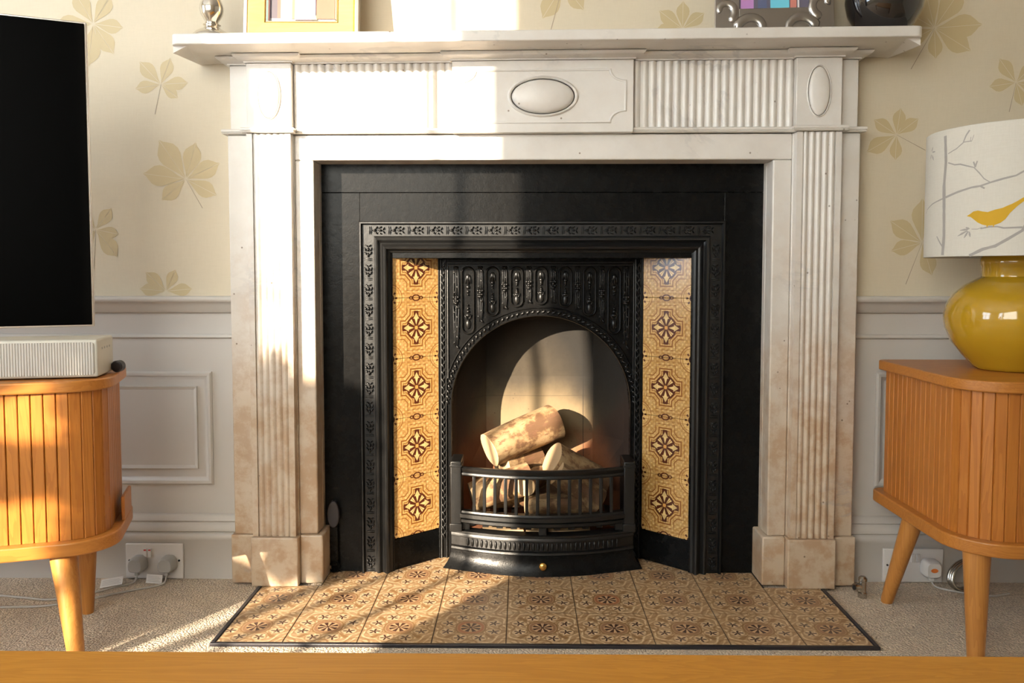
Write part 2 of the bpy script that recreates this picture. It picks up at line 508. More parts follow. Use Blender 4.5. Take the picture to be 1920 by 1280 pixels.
def link(name, data, parent=None):
    o = bpy.data.objects.new(name, data); C.objects.link(o)
    if parent is not None:
        o.parent = parent
        if parent.type == 'EMPTY' or True:
            o.location = (0, 0, 0)
    return o
def tag(o, label, cat, group=None):
    o['label'] = label; o['category'] = cat
    if group: o['group'] = group
    return o
def struct(o, label=None):
    o['kind'] = 'structure'
    if label: o['label'] = label
    return o
def empty(name, label, cat, loc=(0, 0, 0), rz=0, group=None):
    o = bpy.data.objects.new(name, None); C.objects.link(o); o.location = loc; o.rotation_euler = (0, 0, rz)
    o.empty_display_size = .05
    return tag(o, label, cat, group)
XZ = lambda a, b, d: (a, d, b)
XY = lambda a, b, d: (a, b, d)
XZh = lambda a, b, h: (a, h, b)        # prism in xz extruded along y
XYh = lambda a, b, h: (a, b, h)        # prism in xy extruded along z

# ================================================================== SETTING
b = MB()
hl, hr = CX - .60, CX + .60
b.box(-3.15, hl, WALL_Y, WALL_Y + .5, FLOOR, 2.6)
b.box(hr, 2.75, WALL_Y, WALL_Y + .5, FLOOR, 2.6)
b.box(hl, hr, WALL_Y, WALL_Y + .5, 1.05, 2.6)
wall = struct(b.build('wall_back', M['wall'], smooth=0), 'chimney wall, leaf-patterned cream wallpaper above painted panelling')
struct(MB().box(-3.2, 2.8, REAR_Y - .2, 1.0, FLOOR - .1, FLOOR).build('floor', M['carpet'], smooth=0), 'beige loop pile carpet')
struct(MB().box(-3.2, 2.8, REAR_Y - .2, .8, 2.6, 2.7).build('ceiling', M['paint'], smooth=0), 'white ceiling')
M['side'] = plain('cream_side_wall', (.66, .60, .50), .7)
b = MB()
b.box(-3.15, -3.05, REAR_Y, -1.80, FLOOR, 2.6); b.box(-3.15, -3.05, -.80, WALL_Y, FLOOR, 2.6)
b.box(-3.15, -3.05, -1.80, -.80, FLOOR, .7); b.box(-3.15, -3.05, -1.80, -.80, 2.2, 2.6)
struct(b.build('wall_left', M['side'], smooth=0), 'left wall with an added window opening for fill light')
struct(MB().box(2.65, 2.75, REAR_Y, WALL_Y, FLOOR, 2.6).build('wall_right', M['side'], smooth=0), 'right wall')
WX0, WX1, WZ0, WZ1 = -3.04, -2.072, .75, 2.38
SX0, SX1 = -1.85, -.30      # added rear opening; its translucent blind spreads sun as soft fill
b = MB()
b.box(-3.15, WX0, REAR_Y - .06, REAR_Y, FLOOR, 2.6); b.box(WX1, SX0, REAR_Y - .06, REAR_Y, FLOOR, 2.6); b.box(SX1, 2.75, REAR_Y - .06, REAR_Y, FLOOR, 2.6)
b.box(SX0, SX1, REAR_Y - .06, REAR_Y, FLOOR, .85); b.box(SX0, SX1, REAR_Y - .06, REAR_Y, 2.30, 2.6)
b.box(WX0, WX1, REAR_Y - .06, REAR_Y, FLOOR, WZ0); b.box(WX0, WX1, REAR_Y - .06, REAR_Y, WZ1, 2.6)
struct(b.build('wall_rear', M['side'], smooth=0), 'rear wall with a tall window opening')
b = MB()
b.box(-2.250, -2.238, REAR_Y - .05, REAR_Y - .03, WZ0, WZ1)
struct(b.build('window_1', M['paint'], smooth=0), 'tall window with a slim glazing bar')
b = MB()
b.box(-3.12, -3.09, -1.32, -1.28, .7, 2.2); b.box(-3.12, -3.09, -1.80, -.80, 1.5, 1.54)
struct(b.build('fill_window_side', M['paint'], smooth=0), 'unseen side window added to let in fill light')  # added out of view to bring in skylight from the left

_m = bpy.data.materials.new('added_fill_blind'); _m.use_nodes = True; _nt = _m.node_tree; _nt.nodes.clear()  # blind added out of view, scatters sun as soft fill
_o = _nt.nodes.new('ShaderNodeOutputMaterial'); _a = _nt.nodes.new('ShaderNodeBsdfTranslucent'); _d = _nt.nodes.new('ShaderNodeBsdfDiffuse'); _x = _nt.nodes.new('ShaderNodeMixShader')
_a.inputs[0].default_value = (.95, .93, .86, 1); _d.inputs[0].default_value = (.75, .75, .73, 1); _x.inputs[0].default_value = .75
_nt.links.new(_d.outputs[0], _x.inputs[1]); _nt.links.new(_a.outputs[0], _x.inputs[2]); _nt.links.new(_x.outputs[0], _o.inputs[0])
_b = MB(); _b.add([(SX0, REAR_Y - .03, .85), (SX1, REAR_Y - .03, .85), (SX1, REAR_Y - .03, 2.30), (SX0, REAR_Y - .03, 2.30)], [[0, 1, 2, 3]])
struct(_b.build('fill_window_blind', _m, smooth=0), 'unseen rear window with a translucent blind, added for soft fill light')
# wall panelling
def wall_mouldings(x0, x1, side):
    g = []
    # dado rail
    prof = [(.6945, 0), (.6945, -.030), (.690, -.034), (.684, -.034), (.680, -.030), (.678, -.024), (.672, -.020), (.664, -.014), (.656, -.010), (.653, -.006), (.653, 0)]
    bb = MB(); bb.loft([[(x, WALL_Y + d, z) for z, d in prof] for x in (x0, x1)])
    prof = [(.6015, 0), (.6015, -.003), (.598, -.007), (.593, -.007), (.590, -.003), (.590, 0)]
    bb.loft([[(x, WALL_Y + d, z) for z, d in prof] for x in (x0, x1)])
    struct(bb.build('trim_' + side, M['paint'], smooth=50), 'cream dado rail, %s of the fireplace' % ('left' if side == '1' else 'right'))
    prof = [(.153, 0), (.153, -.004), (.149, -.010), (.138, -.014), (.134, -.010), (.130, -.014), (.120, -.020), (.114, -.020), (.110, -.014), (.106, -.020), (.100, -.022), (.092, -.022), (.088, -.019), (FLOOR, -.019), (FLOOR, 0)]
    bb = MB(); bb.loft([[(x, WALL_Y + d, z) for z, d in prof] for x in (x0, x1)])
    struct(bb.build('baseboard_' + ('left' if side == '1' else 'right'), M['paint'], smooth=50), 'moulded cream skirting board')
wall_mouldings(-3.05, CX - .74, '1'); wall_mouldings(CX + .74, 2.65, '2')
def panel(x0, x1):
    z0, z1 = .226, .508
    prof = [(0, -.0002), (0, -.004), (.004, -.008), (.010, -.007), (.014, -.003), (.020, -.0005)]
    MB().sweep([(x0, z0), (x1, z0), (x1, z1), (x0, z1)], prof, lambda a, c, d: (a, WALL_Y + d, c), closed=True).build('panel_moulding', M['paint'], wall)
    i0, i1, j0, j1 = x0 + .037, x1 - .037, z0 + .040, z1 - .036
    b = MB(); e = .009
    b.loft([[(i0, WALL_Y, j0), (i1, WALL_Y, j0), (i1, WALL_Y, j1), (i0, WALL_Y, j1)],
            [(i0 + .001, WALL_Y - .006, j0 + .001), (i1 - .001, WALL_Y - .006, j0 + .001), (i1 - .001, WALL_Y - .006, j1 - .001), (i0 + .001, WALL_Y - .006, j1 - .001)],
            [(i0 + e, WALL_Y - .002, j0 + e), (i1 - e, WALL_Y - .002, j0 + e), (i1 - e, WALL_Y - .002, j1 - e), (i0 + e, WALL_Y - .002, j1 - e)]])
    b.build('raised_panel', M['paint'], wall, smooth=0)
panel(-1.75, -.733); panel(.897, 1.9)

# printed leaves of the wallpaper (flat print, laid on the paper)
def leaf_print(cx, cz, tips, stem, y=WALL_Y - .0004):
    """horse-chestnut leaf: tips = leaflet tip points"""
    b = MB(); bs = MB()
    c = Vector((cx, cz))
    for tx, tz in tips:
        t = Vector((tx, tz)) - c; L = t.length; d = t / L; nn = Vector((-d.y, d.x)); W = L * .235
        prof = [(.04, 0), (.18, .22), (.35, .60), (.52, .93), (.64, 1.0), (.76, .86), (.86, .48), (.92, .20), (1.0, 0)]
        y -= .00004
        for sgn in (1, -1):
            pts = [c + d * (L * s) + nn * sgn * (W * w + .0006) for s, w in prof]
            mid = [c + d * (L * s) + nn * sgn * .0006 for s, w in prof]
            vs = [(p.x, y, p.y) for p in pts] + [(p.x, y, p.y) for p in mid]
            k = len(prof); fs = [[i, i + 1, k + i + 1, k + i] for i in range(k - 1)]
            b.add(vs, fs)
    if stem:
        s0 = c; s1 = Vector(stem); d = (s1 - s0).normalized(); nn = Vector((-d.y, d.x))
        bs.add([(q.x, y - .0001, q.y) for q in (s0 + nn * .0003, s0 - nn * .0003, s1 - nn * .0008, s1 + nn * .0008)], [[0, 1, 2, 3]])
    o = b.build('leaf_print', M['leafprint'], wall, smooth=0)
    if stem: bs.build('stem_print', M['leafstem'], o, smooth=0)
leaf_print(-.844, 1.2072, [(-.895, 1.262), (-.819, 1.270), (-.7776, 1.2109), (-.803, 1.174), (-.907, 1.197)], (-.860, 1.1356))
leaf_print(-.7877, .9786, [(-.8523, 1.074), (-.762, 1.068), (-.704, 1.018), (-.713, .940), (-.849, .928), (-.893, .993)], (-.7485, .9087))
leaf_print(-1.005, 1.352, [(-.932, 1.3423), (-.957, 1.280), (-1.02, 1.25), (-1.10, 1.35), (-1.05, 1.43), (-.96, 1.42)], None)
leaf_print(-1.0123, .8569, [(-.972, .909), (-.955, .845), (-.96, .79), (-1.05, .81), (-1.06, .92)], (-1.02, .76))
leaf_print(-.8424, .706, [(-.892, .753), (-.818, .7591), (-.778, .712), (-.908, .712)], None)
leaf_print(1.0159, 1.3342, [(1.1294, 1.3426), (1.104, 1.280), (1.021, 1.262), (.945, 1.375), (.99, 1.43), (1.08, 1.43), (.95, 1.30)], (.9627, 1.2377))
leaf_print(.9323, 1.0823, [(.8618, 1.0417), (.877, 1.119), (.941, 1.146), (.984, 1.121), (.931, 1.022)], (1.0022, 1.0453))
leaf_print(1.2134, 1.2056, [(1.172, 1.262), (1.150, 1.196), (1.255, 1.25), (1.27, 1.19), (1.23, 1.15)], (1.1992, 1.1362))
leaf_print(1.0, .824, [(.9221, .8767), (.998, .930), (.926, .804), (1.026, .745), (1.09, .80), (1.07, .89)], (.9632, .7233))
leaf_print(.4163, 1.335, [(.3598, 1.378), (.417, 1.400), (.468, 1.372), (.35, 1.33)], None)
leaf_print(.13, 1.44, [(.05, 1.46), (.11, 1.52), (.20, 1.47), (.18, 1.38), (.08, 1.36)], (.10, 1.33))

# ================================================================== HEARTH
hearth = empty('tiled_hearth', 'patterned buff tiled hearth with black edging set in the carpet', 'hearth', (0, 0, FLOOR))
PH = .152
def tile_mesh(x0, x1, y0, y1):
    g = .0006; b = MB(); zt = 0.0
    b.loft([[(x0 + g, y0 + g, -.005), (x1 - g, y0 + g, -.005), (x1 - g, y1 - g, -.005), (x0 + g, y1 - g, -.005)],
            [(x0 + g, y0 + g, zt - .0008), (x1 - g, y0 + g, zt - .0008), (x1 - g, y1 - g, zt - .0008), (x0 + g, y1 - g, zt - .0008)],
            [(x0 + 2 * g, y0 + 2 * g, zt), (x1 - 2 * g, y0 + 2 * g, zt), (x1 - 2 * g, y1 - 2 * g, zt), (x0 + 2 * g, y1 - 2 * g, zt)]])
    return b.mesh('tile', M['hearth'], smooth=0)
cache = {}
for j in (-2, -1, 0, 1):
    for i in range(-4, 5):
        if j == 0 and not (-3 <= i <= 3): continue
        if j == 1 and not (-2 <= i <= 2): continue
        cxt, cyt = (i + .5) * PH, (j + .5) * PH
        x0 = -.076; x1 = .076
        if i == -4: x0 = -.592 - cxt
        if i == 4: x1 = .743 - cxt
        if j == 0 and i == -3: x0 = -.450 - cxt
        key = (round(x0, 4), round(x1, 4))
        if key not in cache: cache[key] = tile_mesh(x0, x1, -.076, .076)
        o = bpy.data.objects.new('tile', cache[key]); C.objects.link(o); o.parent = hearth
        o.location = (cxt + random.uniform(-.0002, .0002), cyt, -FLOOR + random.uniform(-.0002, .0001))
b = MB(); b.box(-.594, .745, -.306, 0, .0004, .0050 ); b.box(-.452, .612, 0, .150, .0004, .0050); b.box(-.30, .455, .150, .303, .0004, .0050)
b.build('tile_bed', M['grout'], hearth, smooth=0)
b = MB()
b.box(-.601, .752, -.313, -.3045, .0004, .0075); b.box(-.601, -.5925, -.3045, -.002, .0004, .0075); b.box(.7435, .752, -.3045, -.002, .0004, .0075)
b.build('edging', M['black_plastic'], hearth, bevel=.001)

# ================================================================== MARBLE SURROUND
sur = empty('marble_surround', 'reeded white marble fireplace surround with projecting mantel shelf', 'fireplace surround', (CX, 0, 0))
def S(bld, name, **k):
    bld.v = [(x - CX, y, z) for x, y, z in bld.v]
    return bld.build(name, M['marble'], sur, **k)
L = lambda x: CX - x      # mirror helper: distance from the middle
def reed_profile(x0, x1, n, yf, depth, edge=0.0, seg=6):
    """top view outline of a reeded face from x0 to x1"""
    w = (x1 - x0 - 2 * edge) / n; pts = []
    if edge: pts += [(x0, yf), (x0 + edge, yf)]
    for k in range(n):
        for q in range(seg + 1):
            t = q / seg
            h = math.sin(PI * (t * .9 + .05))
            pts.append((x0 + edge + w * (k + t), yf + depth * (1 - h)))
    if edge: pts += [(x1 - edge, yf), (x1, yf)]
    return pts
for s in (-1, 1):
    X_ = lambda d: CX + s * d
    def bx(d0, d1, y0, y1, z0, z1): 
        a, c = sorted((X_(d0), X_(d1))); return MB().box(a, c, y0, y1, z0, z1)
    S(bx(.542, .5862, .022, WALL_Y, .1185, 1.0165), 'jamb', bevel=.0035, seg=3)
    S(bx(.5866, .745, .022, WALL_Y, .1185, 1.0770), 'backing_slab', bevel=.0025, seg=3)
    # thin return lining of the opening behind the jamb face
    S(bx(.542, .575, WALL_Y, .100, .1185, 1.0165), 'return_slab', bevel=.001)
    S(bx(.690, .7375, .022, WALL_Y, 1.0895, 1.2405), 'side_block', bevel=.0015)
    S(bx(.745, .760, .060, WALL_Y, 0, 1.2), 'scribe_strip', bevel=.001) if False else None
    # shaft with reeds
    a, c = sorted((X_(.590), X_(.6935)))
    out = reed_profile(a, c, 5, 0, .0065, edge=.0135, seg=8)
    b = MB(); pts = [(a, .0225)] + out + [(c, .0225)]
    b.prism(pts, .1195, 1.0765, XYh)
    S(b, 'pilaster', smooth=40)
    # plinth of three stones
    S(bx(.6965, .7515, .014, WALL_Y, 0, .1185), 'plinth_block', bevel=.003, seg=3)
    S(bx(.5835, .6965, -.009, .05, 0, .1185), 'plinth_block', bevel=.003, seg=3)
    S(bx(.5285, .5835, .012, .100, 0, .1185), 'plinth_block', bevel=.004, seg=3)
    # frieze end block with oval boss
    blk = S(bx(.5865, .6915, 0, .05, 1.0895, 1.2405), 'corner_block', bevel=.0015)
    ocx = X_(.6385) - CX
    def boss(rx, rz, cx_, y0, h, nm, par, cz):
        b = MB(); rings = []
        N = 48
        for fr, yy in ((1.16, 0), (1.155, -.0022), (1.10, -.0036), (1.045, -.0022), (1.03, .0006), (1.0, .0006), (.97, -.0030)):
            rings.append([(cx_ + rx * fr * math.cos(2 * PI * i / N), y0 + yy, cz + rz * (1 + (fr - 1) * rx / rz) * math.sin(2 * PI * i / N)) for i in range(N)])
        for t in range(1, 7):
            fr = .97 * math.cos(t * PI / 12.2); yy = -.0030 - h * math.sin(t * PI / 12.2)
            rings.append([(cx_ + rx * fr * math.cos(2 * PI * i / N), y0 + yy, cz + rz * fr * math.sin(2 * PI * i / N)) for i in range(N)])
        b.loft(rings); return b.build(nm, M['marble'], par, smooth=60)
    boss(.0245, .054, ocx, 0, .006, 'oval_boss', blk, 1.166)
    # reeded frieze panel
    a, c = sorted((X_(.2105), X_(.5865)))
    b = MB(); b.prism([(a, .05)] + reed_profile(a, c, 20, .014, .0085, seg=6) + [(c, .05)], 1.0905, 1.2405, XYh)
    S(b, 'reeded_panel', smooth=40)
b = MB().box(CX - .5862, CX + .5862, .022, .100, 1.0170, 1.0765)
S(b, 'lintel', bevel=.003, seg=3)
# impost moulding that runs round the pilasters and along below the reeds
prof = [(0, 1.0775), (.008, 1.0775), (.011, 1.0795), (.0085, 1.0815), (.0115, 1.0835), (.0115, 1.0875), (.009, 1.0895), (0, 1.0895)]
for s in (-1, 1):
    pth = [(.745, WALL_Y), (.745, .022), (.6935, .022), (.6935, 0), (.590, 0), (.590, .020), (.2105, .020)]
    pth = [(CX + s * a, c) for a, c in pth]
    b = MB().sweep(pth, prof, XY, flip=-1 if s == -1 else 1)
    S(b, 'impost_moulding', smooth=30)
    S(MB().box(*sorted((CX + s * .2105, CX + s * .745)), .022, .05, 1.0770, 1.0900), 'impost_moulding', smooth=0) if False else None
# centre block with notched panel outline and horizontal oval
cb = S(MB().box(CX - .2105, CX + .2105, 0, .05, 1.0770, 1.2405), 'centre_block', bevel=.0012)
def notch_path(hw, hh, nx, nz, cz, n=8):
    pts = []
    for sx, sz, fl in ((1, 1, 0), (1, -1, 1), (-1, -1, 0), (-1, 1, 1)):
        arc = []
        for q in range(n + 1):
            t = PI / 2 * q / n
            arc.append((sx * (hw - nx * math.sin(t)) , cz + sz * (hh - nz * math.cos(t))))
        # arc goes from (hw, hh-nz) to (hw-nx, hh)
        arc = arc if fl == 0 else arc[::-1]
        if (sx, sz) == (1, 1): arc = arc[::-1]
        if (sx, sz) == (1, -1): arc = arc[::-1]
        if (sx, sz) == (-1, -1): arc = arc[::-1]
        if (sx, sz) == (-1, 1): arc = arc[::-1]
        pts += arc
    return pts
b = MB()
pth = notch_path(.192, .059, .036, .026, 1.1590)
b.sweep(pth, [(-.0028, .0002), (-.0022, -.0018), (0, -.0026), (.0022, -.0018), (.0028, .0002)], XZ, closed=True)
b.build('panel_outline', M['marble'], cb, smooth=60)
N = 64; b = MB(); rings = []
for fr, yy in ((1.14, 0), (1.13, -.0030), (1.08, -.0048), (1.035, -.0030), (1.02, .0006), (1.0, .0006), (.975, -.0030)):
    rings.append([(.0725 * fr * math.cos(2 * PI * i / N), yy, 1.1585 + .039 * (1 + (fr - 1) * 1.5) * math.sin(2 * PI * i / N)) for i in range(N)])
for t in range(1, 8):
    fr = .975 * math.cos(t * PI / 14.2); yy = -.0030 - .013 * math.sin(t * PI / 14.2)
    rings.append([(.0725 * fr * math.cos(2 * PI * i / N), yy, 1.1585 + .039 * fr * math.sin(2 * PI * i / N)) for i in range(N)])
b.loft(rings); b.build('oval_boss', M['marble'], cb, smooth=60)
# cornice
prof = [(0, 1.2410), (.0045, 1.2410), (.0045, 1.2440), (.006, 1.2446), (.013, 1.2460), (.019, 1.2485), (.0235, 1.2520), (.0255, 1.2555), (.0245, 1.2572), (.0225, 1.2580), (0, 1.2580)]
pth = [(.7375, WALL_Y), (.7375, .022), (.6915, .022), (.6915, 0), (.5865, 0), (.5865, .016), (.2105, .016), (.2105, 0)]
full = [(CX - a, c) for a, c in pth] + [(CX + a, c) for a, c in pth[::-1]]
S(MB().sweep(full, prof, XY, flip=-1), 'cornice', smooth=50)
b = MB(); b.prism([(CX - a, c) for a, c in ((.73, WALL_Y), (.73, .03), (-.73, .03), (-.73, WALL_Y))], 1.2405, 1.2581, XYh); S(b, 'cornice_core', smooth=0)
# shelf slab, lipped under its two ends
r = .016; x0, x1, y0 = -.746, .909, -.100
pts = [(x0, WALL_Y)]
pts += [(x0 + r - r * math.cos(t * PI / 12), y0 + r - r * math.sin(t * PI / 12)) for t in range(7)]
pts += [(x1 - r + r * math.sin(t * PI / 12), y0 + r - r * math.cos(t * PI / 12)) for t in range(7)]
pts += [(x1, WALL_Y)]
b = MB(); b.prism(pts, 1.2582, 1.2815, XYh)
S(b, 'shelf', bevel=.002, seg=2)
for xa, xb in ((x0 + .0005, x0 + .030), (x1 - .0005, x1 - .030)):
    b = MB()
    b.add([(xa, y0 + .016, 1.2582), (xb, y0 + .016, 1.2582), (xa, y0 + .016, 1.243), (xa, WALL_Y, 1.2582), (xb, WALL_Y, 1.2582), (xa, WALL_Y, 1.2560)],
          [[0, 1, 2], [3, 5, 4], [0, 3, 4, 1], [1, 4, 5, 2], [0, 2, 5, 3]])
    S(b, 'shelf_end_fillet', smooth=0)

# the old surround is out of true: its top sits a little higher on the right
def lean(x, z): return ((x - CX) * .0068 + .0022) * max(0.0, min(1.0, (z - 1.03) / .20))
_seen = set()
for _o in sur.children_recursive:
    if _o.data.name in _seen: continue
    _seen.add(_o.data.name)
    for _v in _o.data.vertices: _v.co.z += lean(_v.co.x + CX, _v.co.z)

# ================================================================== CAST IRON INSERT
ins = empty('cast_iron_insert', 'black cast iron fireplace insert with arched opening and tiled sides', 'fireplace insert', (CX, 0, 0))
def I(bld, name, mat='iron', **k):
    bld.v = [(x - CX, y, z) for x, y, z in bld.v]
    return bld.build(name, M[mat], k.pop('parent', ins), **k)
IY = .096
for a0, a1, z0, z1 in ((-.60, -.448, 0, .9475), (.448, .60, 0, .9475), (-.60, .60, .9485, 1.045), (-.448, .448, .8755, .9475)):
    I(MB().box(CX + a0, CX + a1, IY, IY + .012, z0, z1), 'register_plate', smooth=0, bevel=.0008)
I(MB().box(CX - .60, CX + .60, IY + .0125, IY + .03, .86, 1.045), 'register_backing', smooth=0)
# raised moulded frame, three sides
pth = [(CX - .4495, 0), (CX - .4495, .8775), (CX + .4495, .8775), (CX + .4495, 0)]
prof = [(0, .11), (0, .088), (.002, .085), (.0055, .085), (.0075, .088), (.0085, .0935), (.036, .0935), (.0375, .088), (.0395, .084), (.043, .082), (.0465, .083), (.049, .087), (.053, .090), (.057, .087), (.060, .082), (.064, .0795), (.068, .081), (.0705, .087), (.0710, .093), (.0735, .094), (.0765, .096), (.0765, .125), (.07, .125)]
I(MB().sweep(pth, prof, XZ, flip=-1), 'moulded_frame', 'iron_gloss', smooth=28)
# acanthus band on the frame
b = MB()
def acanthus(bb, cx, cz, ang, y, L_=.0475, W=.0105):
    d = Vector((math.cos(ang), math.sin(ang))); n = Vector((-d.y, d.x)); P = Vector((cx, cz))
    for o in (-.0205, -.0165):
        p = P + d * o; bb.ball((p.x, y, p.y), .0013, .0048, W * 1.05, 6, 4, rot=ang)
    for k, (o, q, rx, rz, t) in enumerate(((-.008, 0, .0065, .0022, 0), (-.004, .0055, .0062, .0020, .75), (-.004, -.0055, .0062, .0020, -.75), (.006, .0072, .0055, .0018, .45), (.006, -.0072, .0055, .0018, -.45), (.006, 0, .0055, .0026, 0), (.015, .004, .0045, .0016, 1.0), (.015, -.004, .0045, .0016, -1.0))):
        p = P + d * o + n * q
        bb.ball((p.x, y - .0008, p.y), rx, .0058, rz * 1.1, 7, 5, rot=ang + t)
zc = .8775 - .0222
nx = 18
for k in range(nx):
    acanthus(b, CX - .427 + .0475 * (k + .5) * (.854 / (nx * .0475)), zc, 0, .0935)
for s in (-1, 1):
    for k in range(17):
        acanthus(b, CX + s * (.4495 - .0222), .0235 + .0487 * k, PI / 2, .0935)
I(b, 'acanthus_band', 'iron_gloss', smooth=60)['kind'] = 'stuff'
# splayed sides with tiles
for s in (-1, 1):
    xo, yo, xi, yi = CX + s * .3735, .100, CX + s * .2625, .200
    dx, dy = xi - xo, yi - yo; Ln = math.hypot(dx, dy)
    b = MB(); b.add([(xo, yo + .004, 0), (xi, yi + .004, 0), (xi, yi + .004, .80), (xo, yo + .004, .80), (xo, yo + .03, 0), (xi + s * .02, yi + .02, 0), (xi + s * .02, yi + .02, .80), (xo, yo + .03, .80)],
                    [[0, 1, 2, 3], [4, 7, 6, 5], [0, 4, 5, 1], [3, 2, 6, 7], [0, 3, 7, 4], [1, 5, 6, 2]])
    side = I(b, 'splayed_side', smooth=0)
    # plain iron panel under the tiles and slim edge beads
    def on(t, z, out):                       # point on the splay, t 0..1 outer to inner, out = toward the room
        nxn, nyn = -s * dy / Ln * -1, 0
        nn = Vector((dy, -dx)).normalized()
        if nn.y > 0: nn = -nn
        return (xo + dx * t + nn.x * out - CX, yo + dy * t + nn.y * out, z)
    b = MB(); b.loft([[on(.0, .0, 0), on(1, .0, 0), on(1, .0, -.003), on(0, 0, -.003)], [on(.0, .078, 0), on(1, .078, 0), on(1, .078, -.003), on(0, .078, -.003)]])
    b.build('foot_panel', M['iron'], ins, bevel=.001)
    for t in (.005, .985):
        b = MB(); b.tube([on(t, .0, .001), on(t, .80, .001)], .0035, 8); b.build('edge_bead', M['iron'], ins)
    # five tiles, the lowest complete enough, the top one cut
    mx, my = xo + dx * .5, yo + dy * .5
    rot = math.atan2(dy, dx) if s == -1 else math.atan2(-dy, -dx)
    edges = [(.0815, .1595)] ; zc0 = [.0835]
    cz = [.0835 + .0, 0, 0, 0, 0]
    for k in range(5):
        zc_ = .158 + PH * k - .002
        z0 = max(zc_ - .076, .0800) ; z1 = min(zc_ + .076, .7885)
        b = MB(); g = .0005; hw = Ln / 2 - .003
        a0, a1 = z0 - zc_ + g, z1 - zc_ - g
        b.loft([[(-hw, .004, a0), (hw, .004, a0), (hw, .004, a1), (-hw, .004, a1)],
                [(-hw, -.0005, a0), (hw, -.0005, a0), (hw, -.0005, a1), (-hw, -.0005, a1)],
                [(-hw + .0008, -.0012, a0 + .0008), (hw - .0008, -.0012, a0 + .0008), (hw - .0008, -.0012, a1 - .0008), (-hw + .0008, -.0012, a1 - .0008)]])
        o = b.build('tile', M['cheek'], ins, smooth=0)
        o.location = (mx - CX, my, zc_); o.rotation_euler = (0, 0, rot)
# soffit behind the frame above the splays
I(MB().box(CX - .38, CX + .38, .10, .225, .788, .81), 'soffit', smooth=0)
# arched plate
AX, AZ, AR, PY = .081, .4065, .2325, .200
N = 32
out_l, out_r, ztop = CX - .264, CX + .264, .790
b = MB()
arc = [(AX + AR * math.cos(PI - PI * i / N), AZ + AR * math.sin(PI - PI * i / N)) for i in range(N + 1)]
top = []
for i in range(N + 1):
    t = i / N
    # matching points on the outer border
    ang = PI - PI * t; c_, s_ = math.cos(ang), math.sin(ang)
    k = min((out_r - AX) / abs(c_) if abs(c_) > 1e-6 else 9, (ztop - AZ) / abs(s_) if abs(s_) > 1e-6 else 9)
    top.append((AX + c_ * k, AZ + s_ * k))
for y in (PY, PY + .012):
    vs = [(a, y, c) for a, c in arc] + [(a, y, c) for a, c in top]; n = N + 1
    b.add(vs, [[i, i + 1, n + i + 1, n + i] for i in range(N)])
b.add([(a, PY, c) for a, c in arc] + [(a, PY + .03, c) for a, c in arc], [[i, i + 1, N + 1 + i + 1, N + 1 + i] for i in range(N)])
for s in (-1, 1):
    xa, xb = sorted((AX + s * AR, CX + s * .264)); b.box(xa, xb, PY, PY + .012, 0, AZ)
# corner fill
for s in (-1, 1):
    xo_ = out_r if s > 0 else out_l
    idx = [i for i, p in enumerate(top) if abs(p[0] - xo_) < .003 and p[1] < ztop - 1e-4 and p[1] > AZ]
    jdx = [i for i, p in enumerate(top) if abs(p[1] - ztop) < 1e-4]
    i0 = max(idx) if s < 0 else min(idx); j0 = min(jdx) if s < 0 else max(jdx)
    b.add([(top[i0][0], PY, top[i0][1]), (xo_, PY, ztop), (top[j0][0], PY, top[j0][1])], [[0, 1, 2]])
plate = I(b, 'arch_plate', smooth=0)
# arch ring mouldings
b = MB()
def arcpath(R, n=48, zlow=.0): 
    p = [(AX - R, zlow)] if zlow is not None else []
    p += [(AX + R * math.cos(PI - PI * i / n), AZ + R * math.sin(PI - PI * i / n)) for i in range(n + 1)]
    if zlow is not None: p += [(AX + R, zlow)]
    return p
for R, w, h in ((.2338, .0016, .007), (.2545, .0022, .006)):
    b.sweep(arcpath(R, zlow=.27 if R < .24 else None), [(-w, .202), (-w, .202 - h + .002), (0, .202 - h), (w, .202 - h + .002), (w, .202)], XZ)
ring = I(b, 'arch_ring', 'iron_gloss', smooth=50)
b = MB(); n = 56
for k in range(n):
    a = PI * (k + .5) / n; R = .2442
    p = (AX + R * math.cos(a), AZ + R * math.sin(a))
    b.ball((p[0], .1985, p[1]), .0072, .0042, .0034, 6, 4, rot=a + PI / 2 + .6)
    R2 = .2480 if k % 2 else .2402; p = (AX + R2 * math.cos(a + .02), AZ + R2 * math.sin(a + .02))
    b.ball((p[0], .1985, p[1]), .0050, .0038, .0022, 6, 4, rot=a + PI / 2 - .7)
I(b, 'laurel_band', 'iron_gloss', smooth=60)['kind'] = 'stuff'
# side leaf columns
for s in (-1, 1):
    b = MB(); xx = CX + s * .2525
    for k in range(37):
        z = .06 + .0195 * k
        b.ball((xx - .0016, .1965, z), .0026, .004, .0085, 6, 4, rot=.45)
        b.ball((xx + .0020, .1965, z + .009), .0026, .004, .0080, 6, 4, rot=-.5)
    I(b, 'leaf_column', 'iron_gloss', smooth=60)['kind'] = 'stuff'
    b = MB()
    for o in (-.0065, .0065): b.tube([(xx + o, .1965, 0), (xx + o, .1965, .785)], .0018, 6)
    I(b, 'column_bead', 'iron_gloss', smooth=60)
    xg = CX + s * .241
    I(MB().tube([(xg, .196, AZ + .07), (xg, .196, .775)], .0016, 6), 'column_bead', 'iron_gloss')
# top fillets above the flutes
b = MB()
for z in (.772, .779): b.tube([(CX - .242, .196, z), (CX + .242, .196, z)], .002, 6)
I(b, 'top_bead', 'iron_gloss', smooth=60)
